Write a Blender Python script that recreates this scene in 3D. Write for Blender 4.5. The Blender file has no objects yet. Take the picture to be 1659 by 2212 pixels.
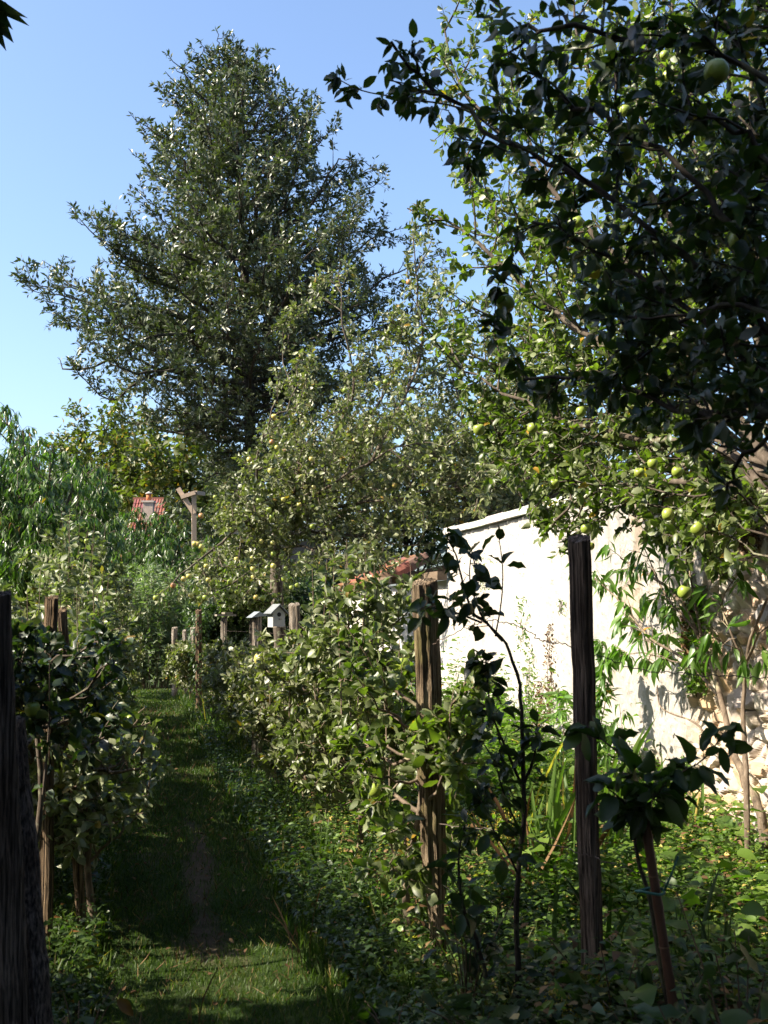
import bpy, math, random
import numpy as np
from mathutils import Vector, Quaternion
R_ = math.radians
scene = bpy.context.scene
C = scene.collection

# ------------------------------------------------------------------ camera, sky, sun, exposure
EYE = 1.65; FPX = 2372.0; CX = 829.5; CY = 1106.0; HOR = 1326.0
YAW = R_(12.57)
PITCH = math.atan((HOR-CY)/FPX)
cam = bpy.data.cameras.new('camera'); camo = bpy.data.objects.new('camera', cam); C.objects.link(camo)
camo.location = (0, 0, EYE); camo.rotation_euler = (math.pi/2+PITCH, 0, -YAW)
cam.sensor_fit = 'VERTICAL'; cam.angle = 2*math.atan(CY/FPX)
cam.clip_start = 0.05; cam.clip_end = 2000
cam.dof.use_dof = True; cam.dof.focus_distance = 11.0; cam.dof.aperture_fstop = 4.5
scene.camera = camo
SUN_EL = R_(41); SUN_AZ = R_(93)            # azimuth: anticlockwise from +Y (the row direction)
SDIR = Vector((-math.sin(SUN_AZ)*math.cos(SUN_EL), math.cos(SUN_AZ)*math.cos(SUN_EL), math.sin(SUN_EL)))
w = bpy.data.worlds.new('World'); scene.world = w; w.use_nodes = True
nt = w.node_tree; bg = nt.nodes['Background']
sky = nt.nodes.new('ShaderNodeTexSky'); sky.sky_type = 'NISHITA'; sky.sun_disc = False
sky.sun_elevation = SUN_EL; sky.sun_rotation = -SUN_AZ; sky.altitude = 100
sky.air_density = 1.0; sky.dust_density = 2.6; sky.ozone_density = 3.6
nt.links.new(sky.outputs[0], bg.inputs[0]); bg.inputs[1].default_value = 0.108
sl = bpy.data.lights.new('sun', 'SUN'); sl.energy = 5.0; sl.angle = R_(0.53); sl.color = (1, .90, .74)
so = bpy.data.objects.new('sun', sl); C.objects.link(so)
so.rotation_euler = SDIR.to_track_quat('Z', 'Y').to_euler()
scene.view_settings.view_transform = 'Standard'; scene.view_settings.look = 'None'
scene.view_settings.exposure = 1.62; scene.view_settings.gamma = 1
scene.cycles.max_bounces = 6; scene.cycles.diffuse_bounces = 3; scene.cycles.glossy_bounces = 2
scene.cycles.transmission_bounces = 3; scene.cycles.use_denoising = True
scene.cycles.sample_clamp_indirect = 4

# ------------------------------------------------------------------ geometry helpers
SY, CYW = math.sin(YAW), math.cos(YAW)
def at(px, py, f):
    """point at forward distance f (metres, level) seen at photo position px, py"""
    dx = (px-CX)/FPX; dy = (CY-py)/FPX
    cp, sp = math.cos(PITCH), math.sin(PITCH)
    fw = cp - dy*sp; up = sp + dy*cp
    k = f/fw; r = dx*k; z = EYE + up*k
    return np.array([CYW*r + SY*f, -SY*r + CYW*f, z])
def proj(P):
    P = np.asarray(P, float); x, y, z = P[..., 0], P[..., 1], P[..., 2]-EYE
    r = CYW*x - SY*y; f = SY*x + CYW*y
    cp, sp = math.cos(PITCH), math.sin(PITCH)
    d = f*cp + z*sp; u = -f*sp + z*cp
    d = np.where(np.abs(d) < 1e-3, 1e-3, d)
    return CX + FPX*r/d, CY - FPX*u/d, d
def onwall(px, X):                      # forward distance at which the plane x = X shows at px
    return X/(CYW*(px-CX)/FPX + SY)
def nrm(v):
    v = np.asarray(v, float); return v/(np.linalg.norm(v, axis=-1, keepdims=True)+1e-9)

def mesh_obj(name, verts, faces_flat, face_sizes, mat, parent=None, smooth=False, attr=None):
    me = bpy.data.meshes.new(name)
    verts = np.asarray(verts, np.float32); ff = np.asarray(faces_flat, np.int32); fs = np.asarray(face_sizes, np.int32)
    me.vertices.add(len(verts)); me.vertices.foreach_set('co', verts.ravel())
    me.loops.add(len(ff)); me.loops.foreach_set('vertex_index', ff)
    me.polygons.add(len(fs))
    st = np.zeros(len(fs), np.int32); st[1:] = np.cumsum(fs)[:-1]
    me.polygons.foreach_set('loop_start', st); me.polygons.foreach_set('loop_total', fs)
    me.polygons.foreach_set('use_smooth', np.full(len(fs), bool(smooth)))
    if attr is not None:
        a = me.attributes.new('tint', 'FLOAT_COLOR', 'POINT')
        c = np.ones((len(verts), 4), np.float32); c[:, :3] = attr; a.data.foreach_set('color', c.ravel())
    me.update(calc_edges=True); me.validate()
    if mat: me.materials.append(mat)
    o = bpy.data.objects.new(name, me); C.objects.link(o)
    if parent:
        o.parent = parent
        if parent.type == 'EMPTY': o.matrix_parent_inverse = parent.matrix_world.inverted() if False else o.matrix_parent_inverse
    return o
class MB:                                # collects shapes, then links them as ONE mesh object
    def __init__(s): s.v = []; s.f = []; s.n = 0; s.c = []
    def add(s, v, f, col=None):
        v = np.asarray(v, float); s.v.append(v)
        s.f += [[i+s.n for i in q] for q in f]; s.n += len(v)
        s.c.append(np.tile(np.array(col if col is not None else (1, 1, 1), float), (len(v), 1)))
    def box(s, c, size, rz=0, R=None, col=None, bev=0):
        x, y, z = [q/2 for q in size]
        v = np.array([[sx*x, sy*y, sz*z] for sz in (-1, 1) for sx, sy in ((-1, -1), (1, -1), (1, 1), (-1, 1))])
        if R is not None: v = v @ np.asarray(R).T
        elif rz: v = v @ np.array([[math.cos(rz), math.sin(rz), 0], [-math.sin(rz), math.cos(rz), 0], [0, 0, 1]])
        s.add(v+np.array(c), [[3, 2, 1, 0], [4, 5, 6, 7], [0, 1, 5, 4], [1, 2, 6, 5], [2, 3, 7, 6], [3, 0, 4, 7]], col)
    def beam(s, a, b, wd, ht, col=None):
        a = np.array(a, float); b = np.array(b, float); d = nrm(b-a)
        up = np.array([0, 0, 1.]) if abs(d[2]) < .9 else np.array([0, 1., 0])
        sd = nrm(np.cross(d, up)); u = np.cross(sd, d)
        s.box((a+b)/2, (np.linalg.norm(b-a), wd, ht), R=np.stack([d, sd, u], 1), col=col)
    def tube(s, pts, rad, sides=8, cap=True, rough=0, rng=None, col=None):
        pts = np.asarray(pts, float); n = len(pts); rad = np.broadcast_to(np.asarray(rad, float), (n,))
        T = np.gradient(pts, axis=0); T = nrm(T)
        ref = np.array([0, 0, 1.]) if abs(T[0][2]) < .8 else np.array([0, 1., 0])
        V = []
        for i in range(n):
            a = nrm(np.cross(T[i], ref)); b = np.cross(T[i], a); ref = np.cross(a, T[i]) if False else ref
            th = np.arange(sides)*2*math.pi/sides
            rr = rad[i]*(1 + (rough*rng.standard_normal(sides) if rough else 0))
            V.append(pts[i] + (np.cos(th)*rr)[:, None]*a + (np.sin(th)*rr)[:, None]*b)
        F = []
        for i in range(n-1):
            for j in range(sides):
                k = (j+1) % sides; F.append([i*sides+j, i*sides+k, (i+1)*sides+k, (i+1)*sides+j])
        if cap: F.append(list(range(sides))[::-1]); F.append([(n-1)*sides+j for j in range(sides)])
        s.add(np.concatenate(V), F, col)
    def build(s, name, mat, parent=None, smooth=False):
        V = np.concatenate(s.v); fl = [i for q in s.f for i in q]
        return mesh_obj(name, V, fl, [len(q) for q in s.f], mat, parent, smooth, np.concatenate(s.c))
def tag(o, label=None, cat=None, group=None, kind=None):
    if label: o['label'] = label
    if cat: o['category'] = cat
    if group: o['group'] = group
    if kind: o['kind'] = kind
    return o
def thing(name, label, cat, loc=(0, 0, 0), group=None):
    o = bpy.data.objects.new(name, None); C.objects.link(o); o.empty_display_size = .2
    o.location = [float(q) for q in loc]; tag(o, label, cat, group); return o
def adopt(o, root):                      # child keeps its world position
    o.parent = root; o.location = [-q for q in root.location]; return o

# ------------------------------------------------------------------ materials
def newmat(name):
    m = bpy.data.materials.new(name); m.use_nodes = True; n = m.node_tree
    return m, n, n.nodes['Principled BSDF'], n.nodes['Material Output'], n.links
def ramp(n, cols, fac):
    r = n.nodes.new('ShaderNodeValToRGB'); e = r.color_ramp.elements
    while len(e) < len(cols): e.new(.5)
    for q, (p, c) in zip(e, cols): q.position = p; q.color = (*c, 1)
    n.links.new(fac, r.inputs[0]); return r.outputs[0]
def noise(n, scale, detail=4, rough=.55, vec=None, mapscale=None, coord='Object'):
    t = n.nodes.new('ShaderNodeTexNoise'); t.inputs['Scale'].default_value = scale
    t.inputs['Detail'].default_value = detail; t.inputs['Roughness'].default_value = rough
    tc = n.nodes.new('ShaderNodeTexCoord'); src = tc.outputs[coord]
    if mapscale:
        mp = n.nodes.new('ShaderNodeMapping'); mp.inputs['Scale'].default_value = mapscale
        n.links.new(src, mp.inputs[0]); src = mp.outputs[0]
    n.links.new(src, t.inputs['Vector']); return t.outputs['Fac']
def mix(n, a, b, fac, mode='MIX'):
    m = n.nodes.new('ShaderNodeMix'); m.data_type = 'RGBA'; m.blend_type = mode
    for i, v in ((0, fac), (6, a), (7, b)):
        if isinstance(v, (int, float)): m.inputs[i].default_value = v
        elif isinstance(v, tuple): m.inputs[i].default_value = (*v, 1)
        else: n.links.new(v, m.inputs[i])
    return m.outputs[2]
def bump(n, bs, h, strength=.5, dist=.01):
    b = n.nodes.new('ShaderNodeBump'); b.inputs['Strength'].default_value = strength; b.inputs['Distance'].default_value = dist
    n.links.new(h, b.inputs['Height']); n.links.new(b.outputs[0], bs.inputs['Normal'])
def leaf_mat(name, dark, mid, light, odd=None, back=None, rough=.45, trans=.3, tcol=None, spec=.5, oddf=.03, spots=False):
    m, n, bs, out, L = newmat(name)
    g = n.nodes.new('ShaderNodeNewGeometry')
    cols = [(0, dark), (.45, mid), (.9-oddf, light)]
    if odd: cols += [(1-oddf, light), (min(.999, 1-oddf*.6), odd)]
    col = ramp(n, cols, g.outputs['Random Per Island'])
    nz = noise(n, 1.3, 2)
    col = mix(n, col, mix(n, col, (.55, .6, .5), 1.0, 'MULTIPLY'), ramp(n, [(.35, (0, 0, 0)), (.65, (1, 1, 1))], nz))
    if spots:
        s2 = noise(n, 55, 3)
        col = mix(n, col, (.16, .13, .035), ramp(n, [(.6, (0, 0, 0)), (.72, (.7, .7, .7))], s2))
    tr = mix(n, col, tcol or (.9, 1.0, .25), .5, 'MULTIPLY') if False else col
    if back: col = mix(n, col, back, mix(n, (0, 0, 0), (.85, .85, .85), g.outputs['Backfacing']))
    L.new(col, bs.inputs['Base Color']); bs.inputs['Roughness'].default_value = rough
    bs.inputs['Specular IOR Level'].default_value = spec
    t = n.nodes.new('ShaderNodeBsdfTranslucent')
    t2 = mix(n, tr, tcol or (1.6, 2.2, .5), 1.0, 'MULTIPLY'); L.new(t2, t.inputs[0])
    ms = n.nodes.new('ShaderNodeMixShader'); ms.inputs[0].default_value = trans
    L.new(bs.outputs[0], ms.inputs[1]); L.new(t.outputs[0], ms.inputs[2]); L.new(ms.outputs[0], out.inputs[0])
    return m
def bark_mat(name, a, b, c=None, sc=18, stretch=.25, bd=.01, lich=None):
    m, n, bs, out, L = newmat(name)
    f = noise(n, sc, 6, .65, mapscale=(1, 1, stretch))
    col = ramp(n, [(.3, a), (.55, b), (.75, c or b)], f)
    if lich: col = mix(n, col, lich, ramp(n, [(.55, (0, 0, 0)), (.63, (.8, .8, .8))], noise(n, 9, 5)))
    L.new(col, bs.inputs['Base Color']); bs.inputs['Roughness'].default_value = .9
    bs.inputs['Specular IOR Level'].default_value = .2
    bump(n, bs, f, .9, bd); return m
def flat_mat(name, a, b=None, sc=12, rough=.8, bd=.003, spec=.3, ms=None):
    m, n, bs, out, L = newmat(name); f = noise(n, sc, 5, mapscale=ms)
    L.new(ramp(n, [(.3, a), (.7, b or tuple(q*.75 for q in a))], f), bs.inputs['Base Color'])
    bs.inputs['Roughness'].default_value = rough; bs.inputs['Specular IOR Level'].default_value = spec
    bump(n, bs, f, .5, bd); return m
def tint_mat(name, rough=.85, bd=.004, sc=60, ms=None, lo=.6):
    m, n, bs, out, L = newmat(name)
    a = n.nodes.new('ShaderNodeAttribute'); a.attribute_name = 'tint'
    f = noise(n, sc, 6, .65, mapscale=ms)
    L.new(mix(n, a.outputs['Color'], ramp(n, [(.3, (lo, lo, lo)), (.7, (1, 1, 1))], f), 1.0, 'MULTIPLY'), bs.inputs['Base Color'])
    bs.inputs['Roughness'].default_value = rough; bs.inputs['Specular IOR Level'].default_value = .25
    bump(n, bs, f, .8, bd); return m

M = {}
M['apple_leaf'] = leaf_mat('apple_leaf', (.050, .066, .018), (.110, .128, .042), (.185, .195, .085), (.34, .20, .04), (.27, .28, .17), .42, .30, (1.5, 1.9, .45), .5, .02, True)
M['apple_leaf_green'] = leaf_mat('apple_leaf_green', (.042, .064, .013), (.090, .122, .028), (.155, .185, .055), (.45, .25, .03), (.20, .23, .11), .42, .38, (1.6, 2.2, .4), .5, .015, True)
M['young_leaf'] = leaf_mat('young_leaf', (.060, .082, .030), (.120, .145, .056), (.20, .22, .105), (.3, .2, .05), (.30, .32, .20), .45, .30, (1.5, 1.9, .5), .5, .015)
M['shade_leaf'] = leaf_mat('shade_leaf', (.014, .028, .009), (.026, .046, .014), (.045, .072, .022), (.2, .13, .03), (.05, .075, .042), .38, .30, (1.5, 1.9, .45), .5, .012, True)  # leaf green darkened, shade painted into the colour
M['holly_leaf'] = leaf_mat('holly_leaf', (.026, .037, .012), (.056, .070, .024), (.115, .128, .055), None, (.11, .13, .08), .36, .18, (1.5, 2.0, .5), .5)
M['peach_leaf'] = leaf_mat('peach_leaf', (.036, .072, .015), (.070, .125, .026), (.13, .20, .05), (.4, .18, .03), (.09, .14, .04), .34, .32, (1.4, 2.0, .4), .6, .008)
M['peach_bright'] = leaf_mat('peach_bright', (.06, .13, .02), (.10, .20, .035), (.16, .27, .05), (.6, .25, .03), (.14, .22, .07), .38, .42, (1.3, 1.7, .4), .5, .012)
M['far_leaf'] = leaf_mat('far_leaf', (.022, .045, .016), (.040, .070, .022), (.070, .105, .035), None, (.07, .10, .05), .45, .25)
M['olive_leaf'] = leaf_mat('olive_leaf', (.05, .062, .015), (.085, .10, .026), (.14, .15, .04), None, None, .5, .3)
M['blossom'] = leaf_mat('blossom', (.20, .15, .03), (.32, .24, .04), (.42, .31, .06), None, None, .6, .3, (1.3, 1.1, .4))
M['feather'] = leaf_mat('feather', (.12, .16, .09), (.18, .22, .13), (.25, .29, .18), None, None, .6, .3)
M['nettle'] = leaf_mat('nettle', (.050, .095, .014), (.105, .175, .026), (.18, .26, .045), (.42, .36, .06), (.10, .16, .06), .45, .40, (1.3, 1.8, .35), .4, .02)
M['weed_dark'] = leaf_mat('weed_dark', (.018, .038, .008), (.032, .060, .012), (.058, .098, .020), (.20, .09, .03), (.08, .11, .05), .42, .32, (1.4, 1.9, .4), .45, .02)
M['grass'] = leaf_mat('grass', (.028, .056, .009), (.048, .088, .015), (.085, .13, .025), (.26, .20, .09), None, .5, .35, (1.4, 1.7, .4), .3, .07)
M['iris'] = leaf_mat('iris', (.07, .12, .03), (.11, .18, .045), (.17, .25, .06), (.5, .36, .12), None, .4, .3, None, .4, .15)
M['dry'] = leaf_mat('dry', (.07, .035, .018), (.13, .072, .034), (.24, .15, .08), None, None, .8, .15, (1.2, 1, .7), .2)
M['goldenrod'] = leaf_mat('goldenrod', (.30, .24, .02), (.42, .33, .03), (.5, .4, .05), None, None, .6, .3, (1.2, 1.1, .5))
M['bark'] = bark_mat('bark', (.030, .024, .018), (.085, .066, .050), (.15, .125, .10), lich=(.20, .20, .13))
M['bark_light'] = bark_mat('bark_light', (.06, .045, .032), (.16, .12, .085), (.26, .21, .16), sc=30, lich=(.25, .22, .14))
M['twig'] = bark_mat('twig', (.06, .042, .028), (.12, .085, .055), (.18, .14, .10), sc=40)
M['bark_dark'] = bark_mat('bark_dark', (.02, .017, .014), (.045, .037, .030), (.08, .068, .055), lich=(.09, .09, .05))

# ------------------------------------------------------------------ leaves
def leaf_template(st, fold=.25, droop=.15, wave=0.0, twist=0.0, stalk=0.0):
    """st: list of (x, halfwidth), first and last halfwidth 0"""
    V = []; mids = []; Ls = []; Rs = []
    for k, (x, h) in enumerate(st):
        z = -droop*x*x
        mids.append(len(V)); V.append((x, 0, z))
        if h > 0:
            wv = wave*(1 if k % 2 else -1)
            t = twist*(x-.5)
            Ls.append(len(V)); V.append((x-.02, h, z+fold*h+wv+t*h))
            Rs.append(len(V)); V.append((x+.02, -h, z+fold*h-wv-t*h))
        else: Ls.append(None); Rs.append(None)
    F = []
    for k in range(len(st)-1):
        a, b = mids[k], mids[k+1]
        if Ls[k] is None: F += [[a, b, Ls[k+1]], [a, Rs[k+1], b]]
        elif Ls[k+1] is None: F += [[a, b, Ls[k]], [a, Rs[k], b]]
        else: F += [[a, b, Ls[k+1], Ls[k]], [a, Rs[k], Rs[k+1], b]]
    return np.array(V, float), F
APPLE_MID = [leaf_template([(0, 0), (.3, .22), (.68, .21), (1, 0)], f_, d_, w_) for f_, d_, w_ in ((.35, .2, .03), (.7, .45, -.04), (.15, -.1, .05), (.5, .1, .08))]
APPLE_NEAR = [leaf_template([(0, 0), (.12, .13), (.3, .23), (.5, .25), (.7, .21), (.87, .115), (1, 0)], f_, d_, w_, t_) for f_, d_, w_, t_ in
              ((.3, .25, .025, .2), (.65, .5, .03, -.5), (.1, -.1, .02, .4), (.45, .15, .04, -.3), (.9, .3, .03, .1))]
OVAL_FAR = [(np.array([(0, 0, 0), (.5, .27, .1), (1, 0, -.1), (.5, -.27, .1)], float), [[0, 2, 1], [0, 3, 2]])]
HOLLY_T = [leaf_template([(0, 0), (.45, .19), (1, 0)], f_, d_, 0) for f_, d_ in ((.3, .1), (.5, .3), (.1, -.05))]
PEACH_FAR = [leaf_template([(0, 0), (.4, .11), (1, 0)], .4, d_, 0) for d_ in (.25, .5)]
PEACH_NEAR = [leaf_template([(0, 0), (.15, .07), (.4, .125), (.7, .09), (1, 0)], .5, d_, .01, t_) for d_, t_ in ((.25, .3), (.55, -.3), (.1, .6))]
NETTLE_T = [leaf_template([(0, 0), (.2, .28), (.55, .24), (1, 0)], f_, d_, .03) for f_, d_ in ((.25, .3), (.45, .15), (.1, .5))]
BRAMBLE_T = [leaf_template([(0, 0), (.12, .26), (.35, .38), (.6, .33), (.82, .17), (1, 0)], .25, .25, .03)]
BLADE_T = [leaf_template([(0, 0), (.02, .035), (.6, .03), (1, 0)], .1, d_) for d_ in (.15, .5, .9)]

def leaf_obj(name, T, pos, axis, nor, size, mat, parent=None, rng=None, wid=None, smooth=True):
    pos = np.asarray(pos, float); N = len(pos)
    axis = nrm(axis); nor = np.asarray(nor, float)
    nor = nrm(nor - (nor*axis).sum(1, keepdims=True)*axis); side = np.cross(nor, axis)
    size = np.broadcast_to(size, (N,)); wid = np.ones(N) if wid is None else wid
    which = rng.integers(0, len(T), N)
    VV = []; FF = []; FS = []; base = 0
    for k, (tv, tf) in enumerate(T):
        ix = np.where(which == k)[0]
        if not len(ix): continue
        s = size[ix][:, None, None]
        v = (pos[ix][:, None, :] + s*(tv[None, :, 0:1]*axis[ix][:, None, :] + tv[None, :, 1:2]*wid[ix][:, None, None]*side[ix][:, None, :] + tv[None, :, 2:3]*nor[ix][:, None, :]))
        VV.append(v.reshape(-1, 3)); n = len(tv)
        flat = np.array([i for q in tf for i in q]); sz = np.array([len(q) for q in tf])
        FF.append((flat[None, :] + (np.arange(len(ix))*n)[:, None] + base).ravel())
        FS.append(np.tile(sz, len(ix))); base += n*len(ix)
    return mesh_obj(name, np.concatenate(VV), np.concatenate(FF), np.concatenate(FS), mat, parent, smooth)

# ------------------------------------------------------------------ trees
UP = np.array([0, 0, 1.])
def smooth_path(pts, n=4):
    pts = np.asarray(pts, float)
    if len(pts) < 3: return pts
    P = np.concatenate([[2*pts[0]-pts[1]], pts, [2*pts[-1]-pts[-2]]]); out = []
    for i in range(1, len(P)-2):
        for t in np.arange(n)/n:
            out.append(.5*((2*P[i]) + (-P[i-1]+P[i+1])*t + (2*P[i-1]-5*P[i]+4*P[i+1]-P[i+2])*t*t + (-P[i-1]+3*P[i]-3*P[i+1]+P[i+2])*t**3))
    out.append(pts[-1]); return np.array(out)
class Plant:
    def __init__(s, seed, keep=None):
        s.rng = np.random.default_rng(seed); s.t = {}; s.a = []; s.b = []; s.keep = keep; s.ga = 0.0
    def tube(s, pts, r0, r1, sides):
        pts = np.asarray(pts, float); s.t.setdefault((len(pts), sides), []).append((pts, r0, r1))
    def limb(s, pts, r0, r1, sides=7, n=4, wob=.0):
        P = smooth_path(pts, n)
        if wob: P[1:-1] += s.rng.standard_normal((len(P)-2, 3))*wob
        s.tube(P, r0, r1, sides); return P
    def ramify(s, P, spec, lvl=0, rpar=.02, ts=None):
        """spec: list of dict(gap, len, ang, up, start, r, curve)"""
        sp = spec[lvl]; rng = s.rng; last = lvl == len(spec)-1
        seg = np.linalg.norm(np.diff(P, axis=0), axis=1); cum = np.concatenate([[0], np.cumsum(seg)]); tot = cum[-1]
        d = sp['start']*tot + rng.random()*sp['gap']
        while d < tot:
            i = min(np.searchsorted(cum, d)-1, len(seg)-1); i = max(i, 0); u = (d-cum[i])/(seg[i]+1e-9)
            p = P[i]*(1-u) + P[i+1]*u; T = nrm(P[i+1]-P[i]); t = d/tot
            s.ga += 2.4 + rng.normal()*.4
            a = nrm(np.cross(T, UP if abs(T[2]) < .9 else np.array([1., 0, 0]))); b = np.cross(T, a)
            side = a*math.cos(s.ga) + b*math.sin(s.ga)
            if sp.get('flat'): side = nrm(side*np.array([1, 1, 1-sp['flat']]))
            an = R_(sp['ang']*(1+.25*rng.normal()))
            D = nrm(T*math.cos(an) + side*math.sin(an) + UP*sp['up'] + rng.standard_normal(3)*.12)
            Ln = sp['len']*(.55+.6*rng.random())*(1-sp.get('taper', .45)*t)
            D2 = nrm(D + UP*sp.get('curve', .3)*(.6+.8*rng.random()) + rng.standard_normal(3)*.15)
            m = p + D*Ln*.5; e = m + D2*Ln*.5
            d += sp['gap']*(.6+.8*rng.random())
            if s.keep is not None and not s.keep(e):
                if rng.random() < .5: continue
                e = m; m = p + D*Ln*.22
                if not s.keep(e): continue
            if last:
                s.tube([p, m, e], sp['r'], sp['r']*.4, 3); s.a += [p, m]; s.b += [m, e]
            else:
                Q = np.array([p, p+D*Ln*.25, m, m+D2*Ln*.27, e]); Q[1:-1] += rng.standard_normal((3, 3))*Ln*.025
                s.tube(Q, sp['r'], sp['r']*.4, 4 if sp['r'] < .02 else 6)
                s.ramify(Q, spec, lvl+1)
        s.a += [P[-3], P[-2]] if len(P) > 2 else [P[-2]]; s.b += [P[-2], P[-1]] if len(P) > 2 else [P[-1]]
    def wood(s, name, mat, root):
        VV = []; FF = []; base = 0
        for (n, k), L in s.t.items():
            P = np.array([q[0] for q in L]); r0 = np.array([q[1] for q in L]); r1 = np.array([q[2] for q in L])
            T = nrm(np.gradient(P, axis=1)); D = nrm(P[:, -1]-P[:, 0])
            ref = np.where(np.abs(D[:, 2:3]) < .85, np.array([[0, 0, 1.]]), np.array([[1., 0, 0]]))[:, None, :]
            a = nrm(np.cross(T, np.broadcast_to(ref, T.shape))); b = np.cross(T, a)
            th = np.arange(k)*2*math.pi/k; tt = np.linspace(0, 1, n)
            rr = r0[:, None]*(1-tt)+r1[:, None]*tt
            jit = 1+.10*s.rng.standard_normal((len(L), n, k)) if k >= 6 else np.ones((len(L), n, k))
            V = P[:, :, None, :] + (rr[:, :, None]*jit)[..., None]*(np.cos(th)[None, None, :, None]*a[:, :, None, :] + np.sin(th)[None, None, :, None]*b[:, :, None, :])
            VV.append(V.reshape(-1, 3))
            q = []
            for i in range(n-1):
                for j in range(k):
                    l = (j+1) % k; q.append([i*k+j, i*k+l, (i+1)*k+l, (i+1)*k+j])
            q = np.array(q); FF.append((q[None] + (np.arange(len(L))*n*k)[:, None, None] + base).reshape(-1)); base += len(L)*n*k
        F = np.concatenate(FF)
        return adopt(mesh_obj(name, np.concatenate(VV), F, np.full(len(F)//4, 4), mat, None, True), root)
    def leaves(s, name, T, K, size, mat, root, out=.8, fwd=.6, grav=0., upn=1., rnd=.35, tmin=.1, wid=.15, keep=None, jitter=.35, pos_jit=.0):
        rng = s.rng; A = np.array(s.a); B = np.array(s.b); n = len(A)
        cnt = rng.poisson(K, n); ix = np.repeat(np.arange(n), cnt); N = len(ix)
        t = tmin+(1-tmin)*rng.random(N); A2, B2 = A[ix], B[ix]; pos = A2*(1-t[:, None])+B2*t[:, None]
        Dt = nrm(B2-A2); rad = rng.standard_normal((N, 3)); rad = nrm(rad-(rad*Dt).sum(1, keepdims=True)*Dt)
        ax = nrm(Dt*fwd + rad*out + UP*(-grav) + rng.standard_normal((N, 3))*rnd)
        no = nrm(UP*upn + rng.standard_normal((N, 3))*.55 + rad*.2)
        sz = size*(1+jitter*(rng.random(N)*2-1)); pos = pos + rad*.01
        if pos_jit: pos = pos + rng.standard_normal((N, 3))*pos_jit
        if keep is not None:
            k = keep(pos); pos, ax, no, sz = pos[k], ax[k], no[k], sz[k]; N = len(pos)
        return adopt(leaf_obj(name, T, pos, ax, no, sz, mat, None, rng, 1+wid*rng.standard_normal(N)), root)

# ------------------------------------------------------------------ apples
def apple_mesh(seed, stalk=True):
    prof = [(0, .62), (.10, .66), (.26, .80), (.5, .93), (.78, .85), (.96, .5), (1.0, .1), (.93, -.3), (.74, -.66), (.48, -.88), (.22, -.92), (.08, -.84), (0, -.80)]
    mb = MB(); k = 16; V = []; rng = np.random.default_rng(seed)
    lob = .03*np.cos(5*np.arange(k)*2*math.pi/k)
    for r, z in prof:
        for j in range(k):
            a = 2*math.pi*j/k; rr = r*(1+lob[j]*(1 if z < 0 else .3)); V.append((rr*math.cos(a), rr*math.sin(a), z))
    F = [[i*k+(j+1) % k, i*k+j, (i+1)*k+j, (i+1)*k+(j+1) % k] for i in range(len(prof)-1) for j in range(k)]
    mb.add(np.array(V), [f[::-1] for f in F], (1, 1, 1))
    o = mb.build('apple', None, None, True); me = o.data; bpy.data.objects.remove(o); return me
def apple_mat(name, base, blush, cut):
    m, n, bs, out, L = newmat(name)
    tc = n.nodes.new('ShaderNodeTexCoord'); sx = n.nodes.new('ShaderNodeSeparateXYZ'); L.new(tc.outputs['Object'], sx.inputs[0])
    nz = noise(n, 1.6, 4)
    ad = n.nodes.new('ShaderNodeMath'); ad.operation = 'MULTIPLY_ADD'; L.new(sx.outputs[0], ad.inputs[0]); ad.inputs[1].default_value = .35; L.new(nz, ad.inputs[2])
    col = mix(n, base, blush, ramp(n, [(cut, (0, 0, 0)), (cut+.35, (.75, .75, .75))], ad.outputs[0]))
    col = mix(n, col, tuple(q*.8 for q in base), ramp(n, [(.5, (0, 0, 0)), (.7, (1, 1, 1))], noise(n, 7, 3)))
    zz = n.nodes.new('ShaderNodeMath'); zz.operation = 'MULTIPLY_ADD'; L.new(sx.outputs[2], zz.inputs[0]); zz.inputs[1].default_value = -1; zz.inputs[2].default_value = 0
    L.new(col, bs.inputs['Base Color']); bs.inputs['Roughness'].default_value = .35
    bs.inputs['Subsurface Weight'].default_value = .0
    return m
AM = [apple_mat('apple_green', (.22, .28, .04), (.30, .26, .06), .7), apple_mat('apple_yellow', (.42, .39, .10), (.42, .20, .08), .62), apple_mat('apple_red', (.38, .27, .08), (.30, .07, .04), .45)]
AME = []
for k in range(3):
    me = apple_mesh(k); me.materials.append(AM[k]); AME.append(me)
stalk_mb = MB(); stalk_mb.tube([(0, 0, .6), (.06, .02, 1.1), (.03, 0, 1.7)], [.05, .045, .06], 5)
_so = stalk_mb.build('stalk', M['twig'], None); STALK = _so.data; bpy.data.objects.remove(_so)
def hang_apple(root, p, r, kind, rng):
    o = bpy.data.objects.new('apple', AME[kind]); C.objects.link(o); o.parent = root
    o.location = [float(a-b) for a, b in zip(p, root.location)]; o.scale = (r, r, r*(.9+.12*rng.random()))
    o.rotation_euler = (rng.normal()*.25, rng.normal()*.25, rng.random()*6.28)
    if r > .028 and kind < 9:
        s = bpy.data.objects.new('stalk', STALK); C.objects.link(s); s.parent = o
    return o

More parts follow.
